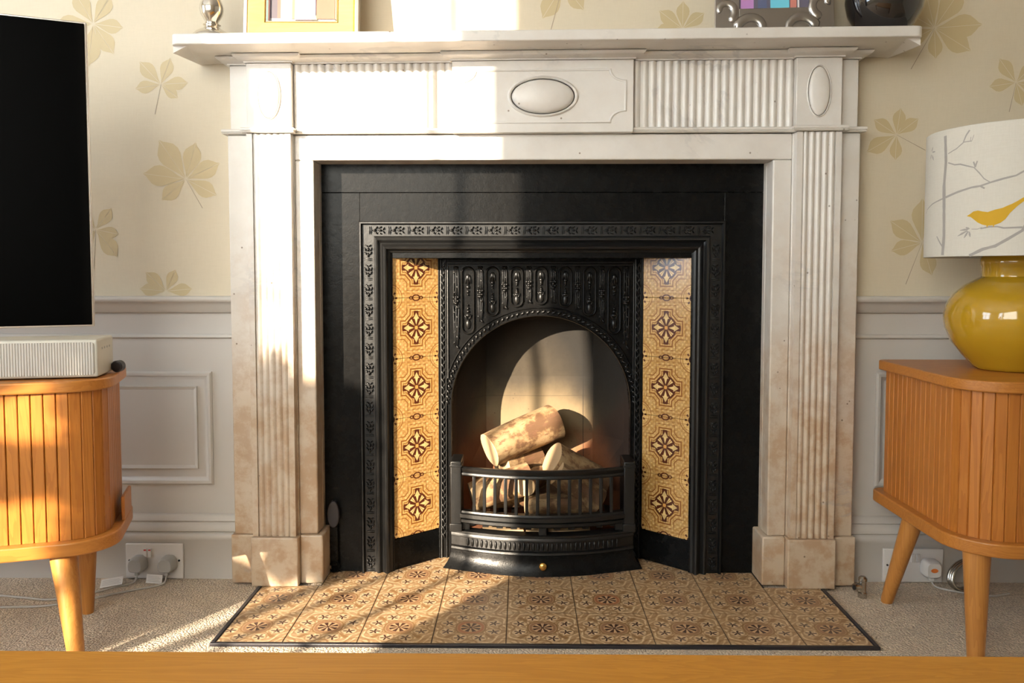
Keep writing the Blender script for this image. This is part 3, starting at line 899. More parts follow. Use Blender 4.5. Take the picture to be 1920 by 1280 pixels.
# oval flutes with husks
fx = [-.1895, -.126, -.063, 0, .063, .126, .1895]
for dxf in fx:
    xx = AX + dxf
    zb = AZ + math.sqrt(max(.2640 ** 2 - dxf ** 2, 0)) - .0005 + .004 * abs(dxf) / .19
    zt = .7655; hw = .0155
    pts = []
    for i in range(13): pts.append((xx + hw * math.cos(PI * i / 12), zt - hw + hw * math.sin(PI * i / 12)))
    for i in range(13): pts.append((xx - hw * math.cos(PI * i / 12), zb + hw - hw * math.sin(PI * i / 12)))
    b = MB(); b.sweep(pts, [(-.0028, .2015), (-.0024, .1945), (0, .1925), (.0024, .1945), (.0028, .2015)], XZ, closed=True)
    I(b, 'flute_rim', 'iron_gloss', smooth=60)
    b = MB()
    H = zt - zb
    for k, (t, rx, rz) in enumerate(((.11, .0075, .010), (.16, .0042, .012), (.26, .0055, .0055), (.33, .0040, .0045), (.38, .0028, .0030))):
        b.ball((xx, .1975, zt - .009 - H * t * .95), rx, .0055, rz * 1.0, 7, 5)
    for k, (t, rx, rz) in enumerate(((.10, .0072, .013), (.24, .0082, .0045), (.30, .0045, .0045), (.35, .0032, .0035), (.40, .0022, .003))):
        b.ball((xx, .1975, zb + .008 + H * t * .95), rx, .0055, rz, 7, 5)
    for q in (-1, 1):
        b.ball((xx + q * .005, .1975, zt - .009 - H * .13), .0022, .006, .012, 6, 4, rot=q * .15)
        b.ball((xx + q * .0055, .1975, zb + .008 + H * .20), .0020, .005, .008, 6, 4, rot=-q * .5)
    I(b, 'husk_ornament', 'iron_gloss', smooth=60)['kind'] = 'stuff'
# garlands between the flutes
for k in range(8):
    dxf = -.2205 + .063 * k
    xx = AX + dxf
    zb = AZ + math.sqrt(max(.262 ** 2 - dxf ** 2, 0)) + .004; zt = .764
    b = MB(); H = zt - zb; wd = .0085 if 0 < k < 7 else .0105
    zf = zt - min(.45 * H, .082)
    for q in (-1, 0, 1):
        b.ball((xx + q * wd * .55, .1975, (zt + zf) / 2), .0026, .0065, (zt - zf) / 2 * .95, 6, 6, rot=q * .02)
        b.ball((xx + q * wd * .50, .1975, (zf + zb) / 2 - .003), .0024, .0060, (zf - zb) / 2 * .85, 6, 6, rot=-q * .04)
        b.ball((xx + q * .0055, .1975, zf + .006), .0042, .0085, .0042, 7, 5)
        b.ball((xx + q * .0048, .1975, zf - .004), .0040, .0085, .0040, 7, 5)
        b.ball((xx + q * .004, .1975, zt + .001), .003, .006, .0035, 6, 4)
    b.ball((xx, .1975, zf + .001), .005, .010, .005, 7, 5); b.ball((xx, .1975, zf - .010), .006, .008, .004, 7, 5)
    nb = int(H / .013)
    for i in range(nb):
        b.ball((xx + .004 * (-1) ** i, .1970, zb + .006 + i * .013), .0028, .006, .0062, 6, 4, rot=.6 * (-1) ** i)
    I(b, 'garland', 'iron_gloss', smooth=60)['kind'] = 'stuff'
# firebox
b = MB()
BY = .375
prof_z = [(.06, .30), (.16, .335), (.30, .372), (.46, .375), (.62, .345), (.78, .28)]
plan = lambda t, yb: [(AX - .240, PY + .01), (AX - .225, PY + .06), (AX - .150, yb), (AX + .150, yb), (AX + .225, PY + .06), (AX + .240, PY + .01)]
rings = [[(x, y, z) for x, y in plan(0, yb)] for z, yb in prof_z]
b.loft(rings, closed=False, caps=False)
b.box(AX - .24, AX + .24, PY + .015, .40, .04, .06)
b.box(AX - .26, AX + .26, PY + .012, .42, .775, .787)
I(b, 'fireback', 'fireclay', smooth=0)


# ================================================================== GRATE
gr = empty('fire_grate', 'black cast iron bow-fronted fire grate with upright bars', 'grate', (CX + .003, .2, 0))
GX = CX + .004
def gy(x, y0=.072, sag=.038, hw=.19):  # bowed front line
    return y0 + sag * ((x - GX) / hw) ** 2
def G(bld, name, mat='iron_gloss' , **k):
    bld.v = [(x - gr.location.x, y - gr.location.y, z) for x, y, z in bld.v]
    return bld.build(name, M[mat], gr, **k)
def bowed(prof, x0, x1, n=24, y0=.072, sag=.038, hw=.19):
    """prof [(y offset, z)] swept along the bow"""
    rings = []
    for i in range(n + 1):
        x = x0 + (x1 - x0) * i / n
        rings.append([(x, gy(x, y0, sag, hw) + dy, z) for dy, z in prof])
    return MB().loft(rings)
T = .004
G(bowed([(0, .252), (.002, .2485), (.0, .246), (0, .2415), (.004, .239), (.014, .239), (.016, .246), (.016, .258), (.012, .262), (.003, .262), (-.0015, .258)], GX - .232, GX + .232), 'top_rail', smooth=40)
G(bowed([(-.001, .1505), (.018, .1505), (.018, .119), (0, .119), (-.004, .122), (-.004, .129), (.0, .131), (-.006, .134), (-.006, .143), (-.002, .146)], GX - .232, GX + .232), 'lower_rail', smooth=30)
for i in range(14):
    x = GX + (i - 6.5) * .02655
    G(MB().box(x - .0042, x + .0042, gy(x) + .003, gy(x) + .011, .148, .242), 'bar', bevel=.0015)
for s in (-1, 1):
    x0_, x1_ = sorted((GX + s * .205, GX + s * .2325))
    b = MB().box(x0_, x1_, .112, .199, .1, .2765); G(b, 'end_post', bevel=.002)
    x0_, x1_ = sorted((GX + s * .203, GX + s * .2345))
    G(MB().box(x0_, x1_, .110, .150, .262, .268), 'end_post_cap', bevel=.001)
    G(MB().box(x0_, x1_, .108, .199, .098, .1185), 'end_post_foot', bevel=.0015)
    x0_, x1_ = sorted((GX + s * .184, GX + s * .232))
    b = MB().box(x0_, x1_, .120, .199, .10, .119); G(b, 'slot_end', bevel=.001)
G(MB().box(GX - .010, GX + .010, .076, .10, .098, .120), 'centre_stub', bevel=.002)
# ash front : stepped moulding with dentils and a flared skirt
G(bowed([(.006, .1005), (.0, .098), (.0, .093), (.003, .091), (.001, .087), (.001, .083), (.008, .080), (.008, .058), (.001, .055), (0, .050), (.004, .047), (.03, .047), (.03, .1005)], GX - .2325, GX + .2325), 'ash_moulding', smooth=30)
b = MB()
for i in range(33):
    x = GX + (i - 16) * .0118
    b.ball((x, gy(x) + .007, .069), .0036, .0035, .0105, 6, 5)
G(b, 'dentil_band', smooth=60)['kind'] = 'stuff'
def skirt(x0, x1, off, n=16):
    rings = []
    for i in range(n + 1):
        x = x0 + (x1 - x0) * i / n; t = (x - GX) / .235
        r = []
        for q in range(7):
            a = q / 6
            z = .047 - .046 * a; o = -.016 * a * a + off
            xs = x + (.022 * a * a) * max(-1, min(1, t * 1.0)) * (abs(t) ** 3)
            r.append((xs, gy(x) + .006 + o, z))
        r += [(x, gy(x) + .04, .001), (x, gy(x) + .04, .047)]
        rings.append(r)
    return MB().loft(rings)
G(skirt(GX - .2325, GX + .2325, 0, 32), 'flared_skirt', 'iron', smooth=30)
pan = G(skirt(GX - .128, GX + .128, -.0022, 24), 'ash_pan_front', 'iron', smooth=30)
b = MB(); kx, kz = GX, .027
for dy, r in ((0, .003),):
    pass
b.tube([(kx, gy(kx) + .002, kz), (kx, gy(kx) - .006, kz)], .0035, 10)
b.ball((kx, gy(kx) - .012, kz), .0105, .0075, .0105, 20, 12)
b.v = [(x - gr.location.x, y - gr.location.y, z) for x, y, z in b.v]
o = b.build('knob', M['brass'], pan, smooth=60); o['label'] = 'round brass knob'
# bottom plate of slats the logs lie on
for i in range(11):
    x = GX + (i - 5) * .036
    G(MB().box(x - .008, x + .008, gy(x) + .02, .33, .108, .117), 'bottom_slat', bevel=.001)
G(MB().box(GX - .2, GX + .2, .19, .2, .1, .108), 'cross_bar')

# ================================================================== LOGS
def log(a, c, r0, r1, label, seed, squash=1.0, split=None, n=22, twist=0.0):
    """log from point a to point c; split cuts away a side so it reads as a cleft billet"""
    random.seed(seed)
    a, c = Vector(a), Vector(c); ax = (c - a); Ln = ax.length
    ang = ax.to_track_quat('X', 'Z')
    ph = [random.uniform(0, 6.28) for _ in range(4)]
    def rad_at(t, th):
        r = r0 + (r1 - r0) * t
        q = 1 + .05 * math.sin(2 * th + ph[0]) + .035 * math.sin(3 * th + ph[1] + t * 2) + .02 * math.sin(5 * th + ph[2] - 3 * t)
        return r * q
    rings = []; m = 12
    for k in range(m + 1):
        t = k / m; rg = []
        bow = .006 * math.sin(PI * t + ph[3] * .2)
        for i in range(n):
            th = 2 * PI * i / n + twist
            r = rad_at(t, th); y, z = r * math.cos(th), r * math.sin(th) * squash
            if split is not None:
                sy, sz, off = split
                dd = y * sy + z * sz
                if dd > off: y -= sy * (dd - off); z -= sz * (dd - off)
            rg.append((-Ln / 2 + Ln * t, y + bow, z))
        rings.append(rg)
    b = MB(); b.loft(rings, caps=False)
    root = bpy.data.objects.new('log', b.mesh('log', M['bark'], smooth=50)); C.objects.link(root)
    root.location = (a + c) / 2; root.rotation_mode = 'QUATERNION'; root.rotation_quaternion = ang
    tag(root, label, 'log', 'birch logs in the grate')
    for rg, sg in ((rings[0], -1), (rings[-1], 1)):
        e = MB(); cx_ = sum(p[0] for p in rg) / n; cy_ = sum(p[1] for p in rg) / n; cz_ = sum(p[2] for p in rg) / n
        inner = [(p[0] + sg * .0012, cy_ + (p[1] - cy_) * .95, cz_ + (p[2] - cz_) * .95) for p in rg]
        e.loft([rg, inner], caps=False); e.add(inner + [(cx_ + sg * .0012, cy_, cz_)], [[i, (i + 1) % n, n] for i in range(n)])
        e.build('cut_end', M['endgrain'], root, smooth=0)
    return root
LOGS = True
log((-.052, .205, .285), (.120, .290, .347), .046, .050, 'large birch log lying aslant on top of the pile', 1)
log((.110, .200, .262), (.240, .240, .180), .048, .050, 'birch log leaning down to the right below the top log', 2)
log((-.095, .165, .168), (.055, .200, .215), .040, .044, 'pale split log low at the left end of the grate', 3, split=(-.8, .2, .03))
log((-.020, .230, .235), (.070, .300, .250), .036, .038, 'short log wedged behind under the top log', 4)
log((.045, .145, .160), (.200, .170, .158), .036, .034, 'log lying flat behind the bars right of the middle', 5, split=(0, 1, .018))
log((.120, .150, .236), (.228, .160, .160), .034, .036, 'split log sloping down against the right-hand bars', 6, split=(.3, -.9, .020))
log((-.060, .235, .156), (.190, .260, .156), .034, .036, 'hidden lowest log at the back of the grate', 7)
log((.045, .140, .205), (.075, .235, .212), .026, .028, 'small round log end-on between the middle bars', 8)
def billet(x0, x1, y0, y1, z0, z1, label, seed):
    random.seed(seed)
    b = MB().box(x0, x1, y0, y1, z0, z1)
    b.v = [(x + random.uniform(-.003, .003), y + random.uniform(-.003, .003), z + random.uniform(-.001, .001)) for x, y, z in b.v]
    c_ = ((x0 + x1) / 2, (y0 + y1) / 2, z0)
    o = b.build('wood_billet', M['endgrain'], None, smooth=0, bevel=.002, origin=c_)
    return tag(o, label, 'firewood', 'sawn pieces under the grate')
billet(-.070, .040, .118, .165, .0625, .0985, 'pale sawn billet under the grate, left piece', 11)
billet(.044, .092, .120, .160, .0625, .0985, 'pale sawn billet under the grate, middle piece', 12)
billet(.098, .205, .122, .165, .0625, .0985, 'sawn billet in shade under the grate, right piece', 13)

# ================================================================== CABINETS
def rrect(w, d, r, n=8, rr=None):
    pts = []; rf = r; rr = r if rr is None else rr
    for cx_, cy_, a0, r in ((w / 2 - rf, -d / 2 + rf, -PI / 2, rf), (w / 2 - rr, d / 2 - rr, 0, rr), (-w / 2 + rr, d / 2 - rr, PI / 2, rr), (-w / 2 + rf, -d / 2 + rf, PI, rf)):
        for i in range(n + 1):
            a = a0 + PI / 2 * i / n; pts.append((cx_ + r * math.cos(a), cy_ + r * math.sin(a)))
    return pts
def perimeter(w, d, r, pitch, rr):
    """stations along the front and both sides: (x, y, outward angle)"""
    segs = []; out = []
    segs.append(('l', (-w / 2, d / 2 - rr), (-w / 2, -d / 2 + r), PI))
    segs.append(('a', (-w / 2 + r, -d / 2 + r), PI, PI * 1.5))
    segs.append(('l', (-w / 2 + r, -d / 2), (w / 2 - r, -d / 2), -PI / 2))
    segs.append(('a', (w / 2 - r, -d / 2 + r), -PI / 2, 0))
    segs.append(('l', (w / 2, -d / 2 + r), (w / 2, d / 2 - rr), 0))
    tot = 0; L_ = []
    for s_ in segs:
        l = math.dist(s_[1], s_[2]) if s_[0] == 'l' else r * abs(s_[3] - s_[2]); L_.append(l); tot += l
    n = int(tot / pitch)
    for k in range(n):
        q = (k + .5) * tot / n
        for s_, l in zip(segs, L_):
            if q <= l:
                t = q / l
                if s_[0] == 'l': out.append((s_[1][0] + (s_[2][0] - s_[1][0]) * t, s_[1][1] + (s_[2][1] - s_[1][1]) * t, s_[3]))
                else:
                    a = s_[2] + (s_[3] - s_[2]) * t; out.append((s_[1][0] + r * math.cos(a), s_[1][1] + r * math.sin(a), a))
                break
            q -= l
    return out, tot / n
Z1, Z0, ZL = .545, .208, .019
def cabinet(name, label, cx_, cy_, rz, w, d, r, legs, rr=.08):
    root = empty(name, label, 'cabinet', (cx_, cy_, FLOOR), rz)
    o0 = -FLOOR
    MB().prism(rrect(w, d, r, rr=rr), Z1 - .022 + o0, Z1 + o0, XYh).build('top', M['oak_h'], root, bevel=.003, seg=3)
    MB().prism(rrect(w + .012, d + .012, r + .006, rr=rr + .006), Z0 + o0, Z0 + .027 + o0, XYh).build('base', M['oak_h'], root, bevel=.003, seg=3)
    MB().prism(rrect(w - .045, d - .045, r - .02, rr=max(.01, rr - .02)), Z0 + .028 + o0, Z1 - .0225 + o0, XYh).build('carcass', M['oak_v'], root, smooth=40)
    st, pitch = perimeter(w - .026, d - .026, r - .012, .0212, max(.012, rr - .012))
    hw = pitch / 2 - .0004; H0, H1 = Z0 + .0275 + o0, Z1 - .0223 + o0
    prof = [(-hw, .009), (-hw, .0025), (-hw + .0018, 0), (hw - .0012, 0), (hw, .002), (hw, .009)]
    me = MB().prism(prof, H0, H1, XYh).mesh('slat', M['oak_v'], smooth=0)
    for x, y, a in st:
        s_ = bpy.data.objects.new('slat', me); C.objects.link(s_); s_.parent = root
        s_.location = (x, y, 0); s_.rotation_euler = (0, 0, a + PI / 2)
    inv = (Matrix.Translation((cx_, cy_, FLOOR)) @ Matrix.Rotation(rz, 4, 'Z')).inverted()
    for top, foot, r0, r1 in legs:
        a, c = inv @ Vector(top), inv @ Vector(foot)
        l = MB(); l.tube([c, c + (a - c) * .03, a], [r1 * .93, r1, r0], 20)
        l.build('leg', M['oak_leg'], root, smooth=60)
    return root
A = rad(13); A1 = rad(18)
cab1 = cabinet('slatted_cabinet', 'oak slatted-front cabinet with rounded corners, left, under the television', -1.2380, -.3665, A1, .90, .30, .08,
    [((-.872, -.352, Z0), (-.822, -.400, FLOOR), .0255, .0145), ((-.925, -.165, Z0), (-.936, -.149, FLOOR), .023, .0125),
     ((-1.56, -.57, Z0), (-1.60, -.62, FLOOR), .0255, .0145), ((-1.62, -.40, Z0), (-1.66, -.38, FLOOR), .0255, .0145)])
# upstand at the back corner of the left cabinet's base
b = MB(); pts = rrect(.912, .412, .096)
b.box(.4485, .4555, -.03, .065, Z0 - FLOOR + .0275, .292)
b.build('rear_upstand', M['oak_v'], cab1, bevel=.002)
cab2 = cabinet('slatted_cabinet', 'oak slatted-front side cabinet on the right carrying the mustard lamp', .877 + .25, -.178, 0, .50, .416, .105,
    [((.905, -.118, Z0), (.872, -.066, FLOOR), .0225, .0135), ((.925, -.335, Z0), (.914, -.362, FLOOR), .0255, .0155),
     ((1.32, -.335, Z0), (1.35, -.365, FLOOR), .0255, .0155), ((1.32, -.05, Z0), (1.35, -.02, FLOOR), .0225, .0135)], rr=.02)

# ================================================================== TELEVISION + SOUND BAR
tv = empty('television', 'large black television on the left cabinet, cut off by the frame edge', 'television', (-.815, -.318, Z1), rad(24))
TW, TH, TB = 1.02, .592, .100
MB().box(-TW, -.004, -.004, .010, TB + .004, TB + TH - .004).build('screen', M['screen'], tv, bevel=.001)
MB().box(-TW, 0, 0, .022, TB, TB + TH).build('casing', M['tv_edge'], tv, bevel=.0015)
_inv = (Matrix.Translation((-.815, -.318, Z1)) @ Matrix.Rotation(rad(24), 4, 'Z')).inverted()
_a, _m, _c = Vector((-.62, .024, .40)), _inv @ Vector((-1.10, -.20, Z1 + .40)), _inv @ Vector((-1.42, WALL_Y - .012, Z1 + .40))
MB().tube([_a, _m, _c], .014, 10).build('wall_arm', M['black_plastic'], tv)
MB().box(-.72, -.52, .0225, .032, .30, .50).build('mounting_plate', M['black_plastic'], tv)
_w = MB().box(-.06, .06, 0, .010, -.10, .10).build('wall_plate', M['black_plastic'], tv); _w.location = _c; _w.rotation_euler = (0, 0, -rad(24))
sb = empty('sound_bar', 'pale ribbed sound bar in front of the television', 'speaker', (-.795, -.347, Z1), A)
SH = .074
MB().box(-.90, 0, 0, .115, .003, .003 + SH).build('casing', M['bar_body'], sb, bevel=.004, seg=3)
b = MB(); r_ = .006
pts = [(-.894, .008), (-.006 - r_, .008)] + [(-.006 - r_ + r_ * math.sin(t * PI / 10), .008 + r_ - r_ * math.cos(t * PI / 10)) for t in range(1, 6)] + \
      [(-.006 - r_ + r_ * math.cos(t * PI / 10), SH - .003 - r_ + r_ * math.sin(t * PI / 10)) for t in range(0, 6)] + [(-.894, SH - .003)]
b.prism(pts, -.0022, .004, XZh)
b.build('grille', M['grille'], sb, smooth=30)
for k in range(4):
    MB().box(-.0002, .0006, .030 + k * .018, .036 + k * .018, .055, .059).build('button_mark', M['grey_plastic'], sb, smooth=0)
b = MB().tube([(0, 0, .001), (0, .018, .001)], .0, 4) if False else MB()
b.prism([(.012 * math.cos(t * PI / 12), .012 * math.sin(t * PI / 12) + .012) for t in range(24)], 0, .020, XZh)
rp = b.build('remote_puck', M['black_plastic'], None, bevel=.003, smooth=40); rp.location = (-.806, -.255, Z1 + .0008)
tag(rp, 'small dark rounded gadget on the cabinet behind the sound bar', 'gadget')

# ================================================================== LAMP
lamp = empty('table_lamp', 'table lamp with mustard ginger-jar base and white bird-print shade', 'lamp', (1.080, -.172, Z1))
prof = [(0, .0), (.066, .0), (.074, .003), (.078, .008), (.098, .030), (.120, .058), (.1325, .088), (.1355, .112), (.131, .136), (.117, .160), (.096, .180), (.072, .194), (.064, .198), (.0635, .212), (.0645, .2155), (.0645, .218), (.0665, .222), (.0665, .236), (.061, .246), (.048, .254), (.028, .258), (0, .259)]
MB().lathe(prof, n=56).build('jar_base', M['glaze'], lamp, smooth=45)
MB().lathe([(0, .2585), (.011, .2585), (.011, .285), (.008, .288), (.008, .33), (0, .33)], n=20).build('lamp_holder', M['black_plastic'], lamp)
RS, S0, S1 = .1760, .240, .5005
MB().lathe([(RS, S0), (RS, S1), (RS - .0015, S1 + .001), (RS - .0030, S1), (RS - .0030, S0), (RS - .0015, S0 - .001), (RS, S0)], n=96).build('lamp_shade', M['shade'], lamp, smooth=40)
b = MB()
for k in range(3):
    a = 2 * PI * k / 3 + .4; b.tube([(.01 * math.cos(a), .01 * math.sin(a), .33), (RS * .985 * math.cos(a), RS * .985 * math.sin(a), S1 - .012)], .0012, 6)
b.build('shade_spider', M['chrome'], lamp)
# print on the shade: coordinates (pixels of a flat drawing: s along the drum in metres, z in metres)
def on_shade(s, z, lift=.0003):
    a = -PI / 2 - .535 + s / RS
    return ((RS + lift) * math.cos(a), (RS + lift) * math.sin(a), z)
def stroke(bb, pts, w, lift=.0003):
    P = [Vector(p) for p in pts]; q = []
    for i in range(len(P) - 1):
        n = max(1, int((P[i + 1] - P[i]).length / .008))
        for k in range(n): q.append(P[i].lerp(P[i + 1], k / n))
    q.append(P[-1]); m = len(q); vs = []; rr = random.Random(len(pts) + int(w * 1e5))
    for i, p in enumerate(q):
        d = (q[min(i + 1, m - 1)] - q[max(i - 1, 0)]).normalized(); n = Vector((-d.y, d.x))
        t = i / max(1, m - 1); ww = (w[0] + (w[1] - w[0]) * t if isinstance(w, tuple) else w) * rr.uniform(.85, 1.15) / 2
        for sg in (1, -1): vs.append(on_shade(*(p + n * ww * sg), lift))
    bb.add(vs, [[2 * i, 2 * i + 1, 2 * i + 3, 2 * i + 2] for i in range(m - 1)])
# s measured from the drum's front line; the photograph sees s from about -.17 to +.03
def sp(px, py):
    """position in a 853 x 1280 drawing of the drum's left half -> (s, z)"""
    dx = max(-.999, min(.999, (px - 738.0) / 672.0))
    s = math.asin(dx) * RS
    edge = abs(dx)
    zt = 92 + 150 * (1 - math.sqrt(1 - dx * dx)) * 1.0
    zb = 1160 + 40 * (1 - math.sqrt(1 - dx * dx))
    return (s, S0 + (S1 - S0) * (zb - py) / (zb - zt))
b = MB()
st = lambda w, *p: stroke(b, [sp(*q) for q in p], w)
class _W:
    pass
def st(w, *p):
    if isinstance(w, tuple): stroke2(b, [sp(*q) for q in p], w[0], w[1])
    else: stroke2(b, [sp(*q) for q in p], w, w)
def stroke2(bb, pts, w0, w1): 
    P = [Vector(p) for p in pts]; q = []
    for i in range(len(P) - 1):
        n = max(1, int((P[i + 1] - P[i]).length / .008))
        for k in range(n): q.append(P[i].lerp(P[i + 1], k / n))
    q.append(P[-1]); m = len(q); vs = []
    for i, p in enumerate(q):
        d = (q[min(i + 1, m - 1)] - q[max(i - 1, 0)]).normalized(); n = Vector((-d.y, d.x))
        t = i / max(1, m - 1); ww = (w0 + (w1 - w0) * t) * random.uniform(.85, 1.15) / 2
        for sg in (1, -1): vs.append(on_shade(*(p + n * ww * sg)))
    bb.add(vs, [[2 * i, 2 * i + 1, 2 * i + 3, 2 * i + 2] for i in range(m - 1)])
st((.0072, .0082), (235, 190), (245, 400), (235, 600), (240, 800), (245, 1000), (238, 1163))
st((.0020, .0030), (260, 335), (320, 295), (365, 250), (385, 190), (408, 150)); st(.0018, (365, 245), (425, 238)); st(.0014, (425, 236), (438, 190)); st(.0012, (415, 236), (418, 205))
st((.0030, .0018), (262, 408), (310, 425), (350, 422), (445, 452), (480, 495), (515, 545), (560, 578)); st(.0030, (455, 450), (440, 405)); st(.0030, (452, 450), (466, 400))
st((.0045, .0030), (250, 690), (340, 645), (430, 612), (490, 602), (560, 575), (640, 550), (720, 530), (790, 485), (850, 450), (940, 420), (1010, 350)); st(.0035, (490, 602), (520, 622))
st((.0018, .0030), (92, 830), (105, 795), (150, 745), (230, 700))
st(.0030, (190, 1010), (215, 1060), (240, 1100))
st((.0024, .0040), (500, 945), (560, 930), (610, 930), (650, 942), (770, 940)); st(.0014, (440, 948), (480, 948), (510, 935))
st((.0062, .0045), (430, 1163), (520, 1110), (600, 1085), (680, 1030), (770, 965), (800, 890), (830, 830), (870, 760), (930, 700), (1000, 640)); st(.0035, (800, 900), (855, 878), (940, 860)); st(.0040, (790, 910), (785, 870))
st(.0030, (845, 455), (840, 520), (855, 570)); st(.0030, (860, 300), (880, 420))
for (x0_, y0_, x1_, y1_) in ((420, 948, 360, 958), (412, 960, 345, 1005), (418, 965, 390, 1020), (425, 968, 432, 1012), (400, 935, 428, 945), (130, 320, 140, 280), (135, 325, 160, 318), (135, 350, 148, 390), (128, 345, 122, 385), (825, 575, 850, 560)):
    st((.0022, .0040), (x0_, y0_), ((x0_ + x1_) / 2, (y0_ + y1_) / 2)); st((.0040, .0010), ((x0_ + x1_) / 2, (y0_ + y1_) / 2), (x1_, y1_))
b.build('branch_print', M['greyprint'], lamp, smooth=0)
# the bird as a strip between its back and belly outlines
back = [(405, 842), (432, 822), (450, 805), (480, 798), (510, 806), (545, 812), (590, 795), (640, 782), (672, 765), (700, 752), (735, 730), (765, 708), (800, 690)]
bell = [(405, 842), (432, 850), (452, 868), (480, 895), (510, 912), (545, 922), (590, 918), (630, 900), (660, 872), (690, 822), (735, 770), (770, 738), (812, 712)]
vs = [on_shade(*sp(*p), .0005) for p in back] + [on_shade(*sp(*p), .0005) for p in bell]; k = len(back)
b = MB().add(vs, [[i, i + 1, k + i + 1, k + i] for i in range(k - 1)])
b.add([on_shade(*sp(*p), .0005) for p in ((540, 918), (548, 918), (546, 934), (540, 934))], [[0, 1, 2, 3]]); b.add([on_shade(*sp(*p), .0005) for p in ((580, 916), (588, 914), (590, 930), (584, 932))], [[0, 1, 2, 3]])
o = b.build('bird_print', M['birdprint'], lamp, smooth=0); o['label'] = 'mustard yellow bird printed on the shade'

# ================================================================== ON THE MANTEL SHELF
ST = 1.2817
cs = MB().lathe([(0, 0), (.046, 0), (.0465, .004), (.043, .010), (.036, .017), (.024, .024), (.015, .029), (.0165, .032), (.020, .034), (.0165, .037), (.014, .040), (.018, .047), (.0245, .058), (.0265, .070), (.025, .080), (.019, .094), (.013, .105), (.010, .120), (.010, .150), (.016, .160), (.020, .175), (.024, .178), (.024, .182), (.012, .182), (.012, .165), (0, .165)], n=40).build('candlestick', M['silver'], None, smooth=50)
cs.location = (-.674, -.04, ST + lean(-.674, 1.28)); tag(cs, 'silver mercury-glass candlestick at the left end of the mantel', 'candlestick')
# wooden photo frame
pf = empty('photo_frame', 'pale wooden photo frame with grey edges on the mantel', 'photo frame', (-.4735, -.030, ST + .0022 + lean(-.4735, 1.28)), rad(-2))
pf.rotation_euler = (rad(-7), 0, rad(2))
FW, FH = .262, .215
for x0_, x1_ in ((-FW / 2, -FW / 2 + .0085), (FW / 2 - .0085, FW / 2)):
    MB().box(x0_, x1_, -.004, .022, 0, FH).build('frame_edge', M['pewter'], pf, bevel=.001)
hw = FW / 2 - .0086
MB().sweep([(-hw, .002), (hw, .002), (hw, FH - .002), (-hw, FH - .002)], [(0, .016), (0, -.002), (.004, -.004), (.038, -.001), (.040, .016)], XZ, closed=True).build('frame_moulding', M['pine'], pf, smooth=20)
hi = hw - .0405
MB().sweep([(-hi, .0425), (hi, .0425), (hi, FH - .0425), (-hi, FH - .0425)], [(-.0005, .016), (-.0005, .001), (.0015, -.001), (.008, .010), (.008, .016)], XZ, closed=True).build('slip', M['silver'], pf, smooth=20)
def picture(name, w, z0, z1, patches, parent, y=.012, dim=1.0):
    b = MB(); b.add([(-w, y, z0), (w, y, z0), (w, y, z1), (-w, y, z1)], [[0, 1, 2, 3]], 0); mats = [plain(name + '_ground', tuple(q * dim for q in patches[0]), .5)]
    for i, (c_, x0_, x1_, a, d) in enumerate(patches[1:]):
        mats.append(plain(name + '_patch', tuple(q * dim for q in c_), .5)); yy = y - .0004 * (i + 1)
        b.add([(x0_, yy, a), (x1_, yy, a), (x1_, yy, d), (x0_, yy, d)], [[0, 1, 2, 3]], i + 1)
    return b.build(name, mats, parent, smooth=0)
picture('photograph', hi, .0425, FH - .0425, [(.80, .78, .76), ((.15, .12, .18), -hi + .002, -.055, .056, .17), ((.55, .20, .15), -.058, -.050, .056, .17), ((.45, .75, .85), -.050, -.022, .054, .17), ((.70, .40, .22), -.024, -.016, .054, .17), ((.80, .42, .60), -.018, .030, .052, .17), ((.80, .65, .45), .020, .034, .052, .062), ((.62, .25, .15), .032, hi - .008, .054, .17)], pf, dim=.30)
# pewter frame with scrolls
wf = empty('photo_frame', 'pewter photo frame with embossed scrolls on the mantel', 'photo frame', (.6045, -.030, ST + .0012 + lean(.6045, 1.28)))
wf.rotation_euler = (rad(-6), 0, rad(-4))
PW, PHH = .264, .24
b = MB()
for x0_, x1_, z0_, z1_ in ((-PW / 2, -.078, 0, PHH), (.078, PW / 2, 0, PHH), (-.078, .078, 0, .064), (-.078, .078, PHH - .06, PHH)):
    b.box(x0_, x1_, 0, .010, z0_, z1_)
b.build('frame_plate', M['pewter'], wf, smooth=0, bevel=.0008)
def scroll(cx_, cz_, r0, a0, turns, sgn, w):
    pts = []; rs = []
    n = 26
    for i in range(n + 1):
        t = i / n; a = a0 + sgn * turns * 2 * PI * t; r = r0 * (1 - .72 * t)
        pts.append((cx_ + r * math.cos(a), -.0015, cz_ + r * math.sin(a))); rs.append(w * (1 - .35 * t) * (1 if 0 < i < n else .4))
    o = MB().tube(pts, [q * 1.45 for q in rs], 12); o.v = [(x, -.0010 + (y + .0015) * .42, z) for x, y, z in o.v]
    o.build('scroll', M['pewter'], wf, smooth=60)
scroll(-.045, .012, .040, PI * .95, .62, -1, .0080)
scroll(.052, .010, .042, PI * .05, .62, 1, .0080)
scroll(-.112, .060, .028, -PI * .35, .75, 1, .0070)
scroll(.108, .070, .030, -PI * .55, .75, -1, .0070)
scroll(-.10, .16, .034, PI * .2, .7, 1, .0070); scroll(.10, .16, .034, PI * .8, .7, -1, .0070)
picture('photograph', .078, .060, PHH - .06, [(.12, .11, .16), ((.45, .22, .50), -.074, -.045, .060, .13), ((.60, .25, .22), -.070, -.052, .085, .13), ((.10, .12, .22), -.036, -.016, .060, .13), ((.15, .55, .72), -.008, .034, .060, .13), ((.55, .20, .16), .036, .050, .060, .13), ((.70, .68, .72), .052, .056, .060, .13)], wf, y=.004)
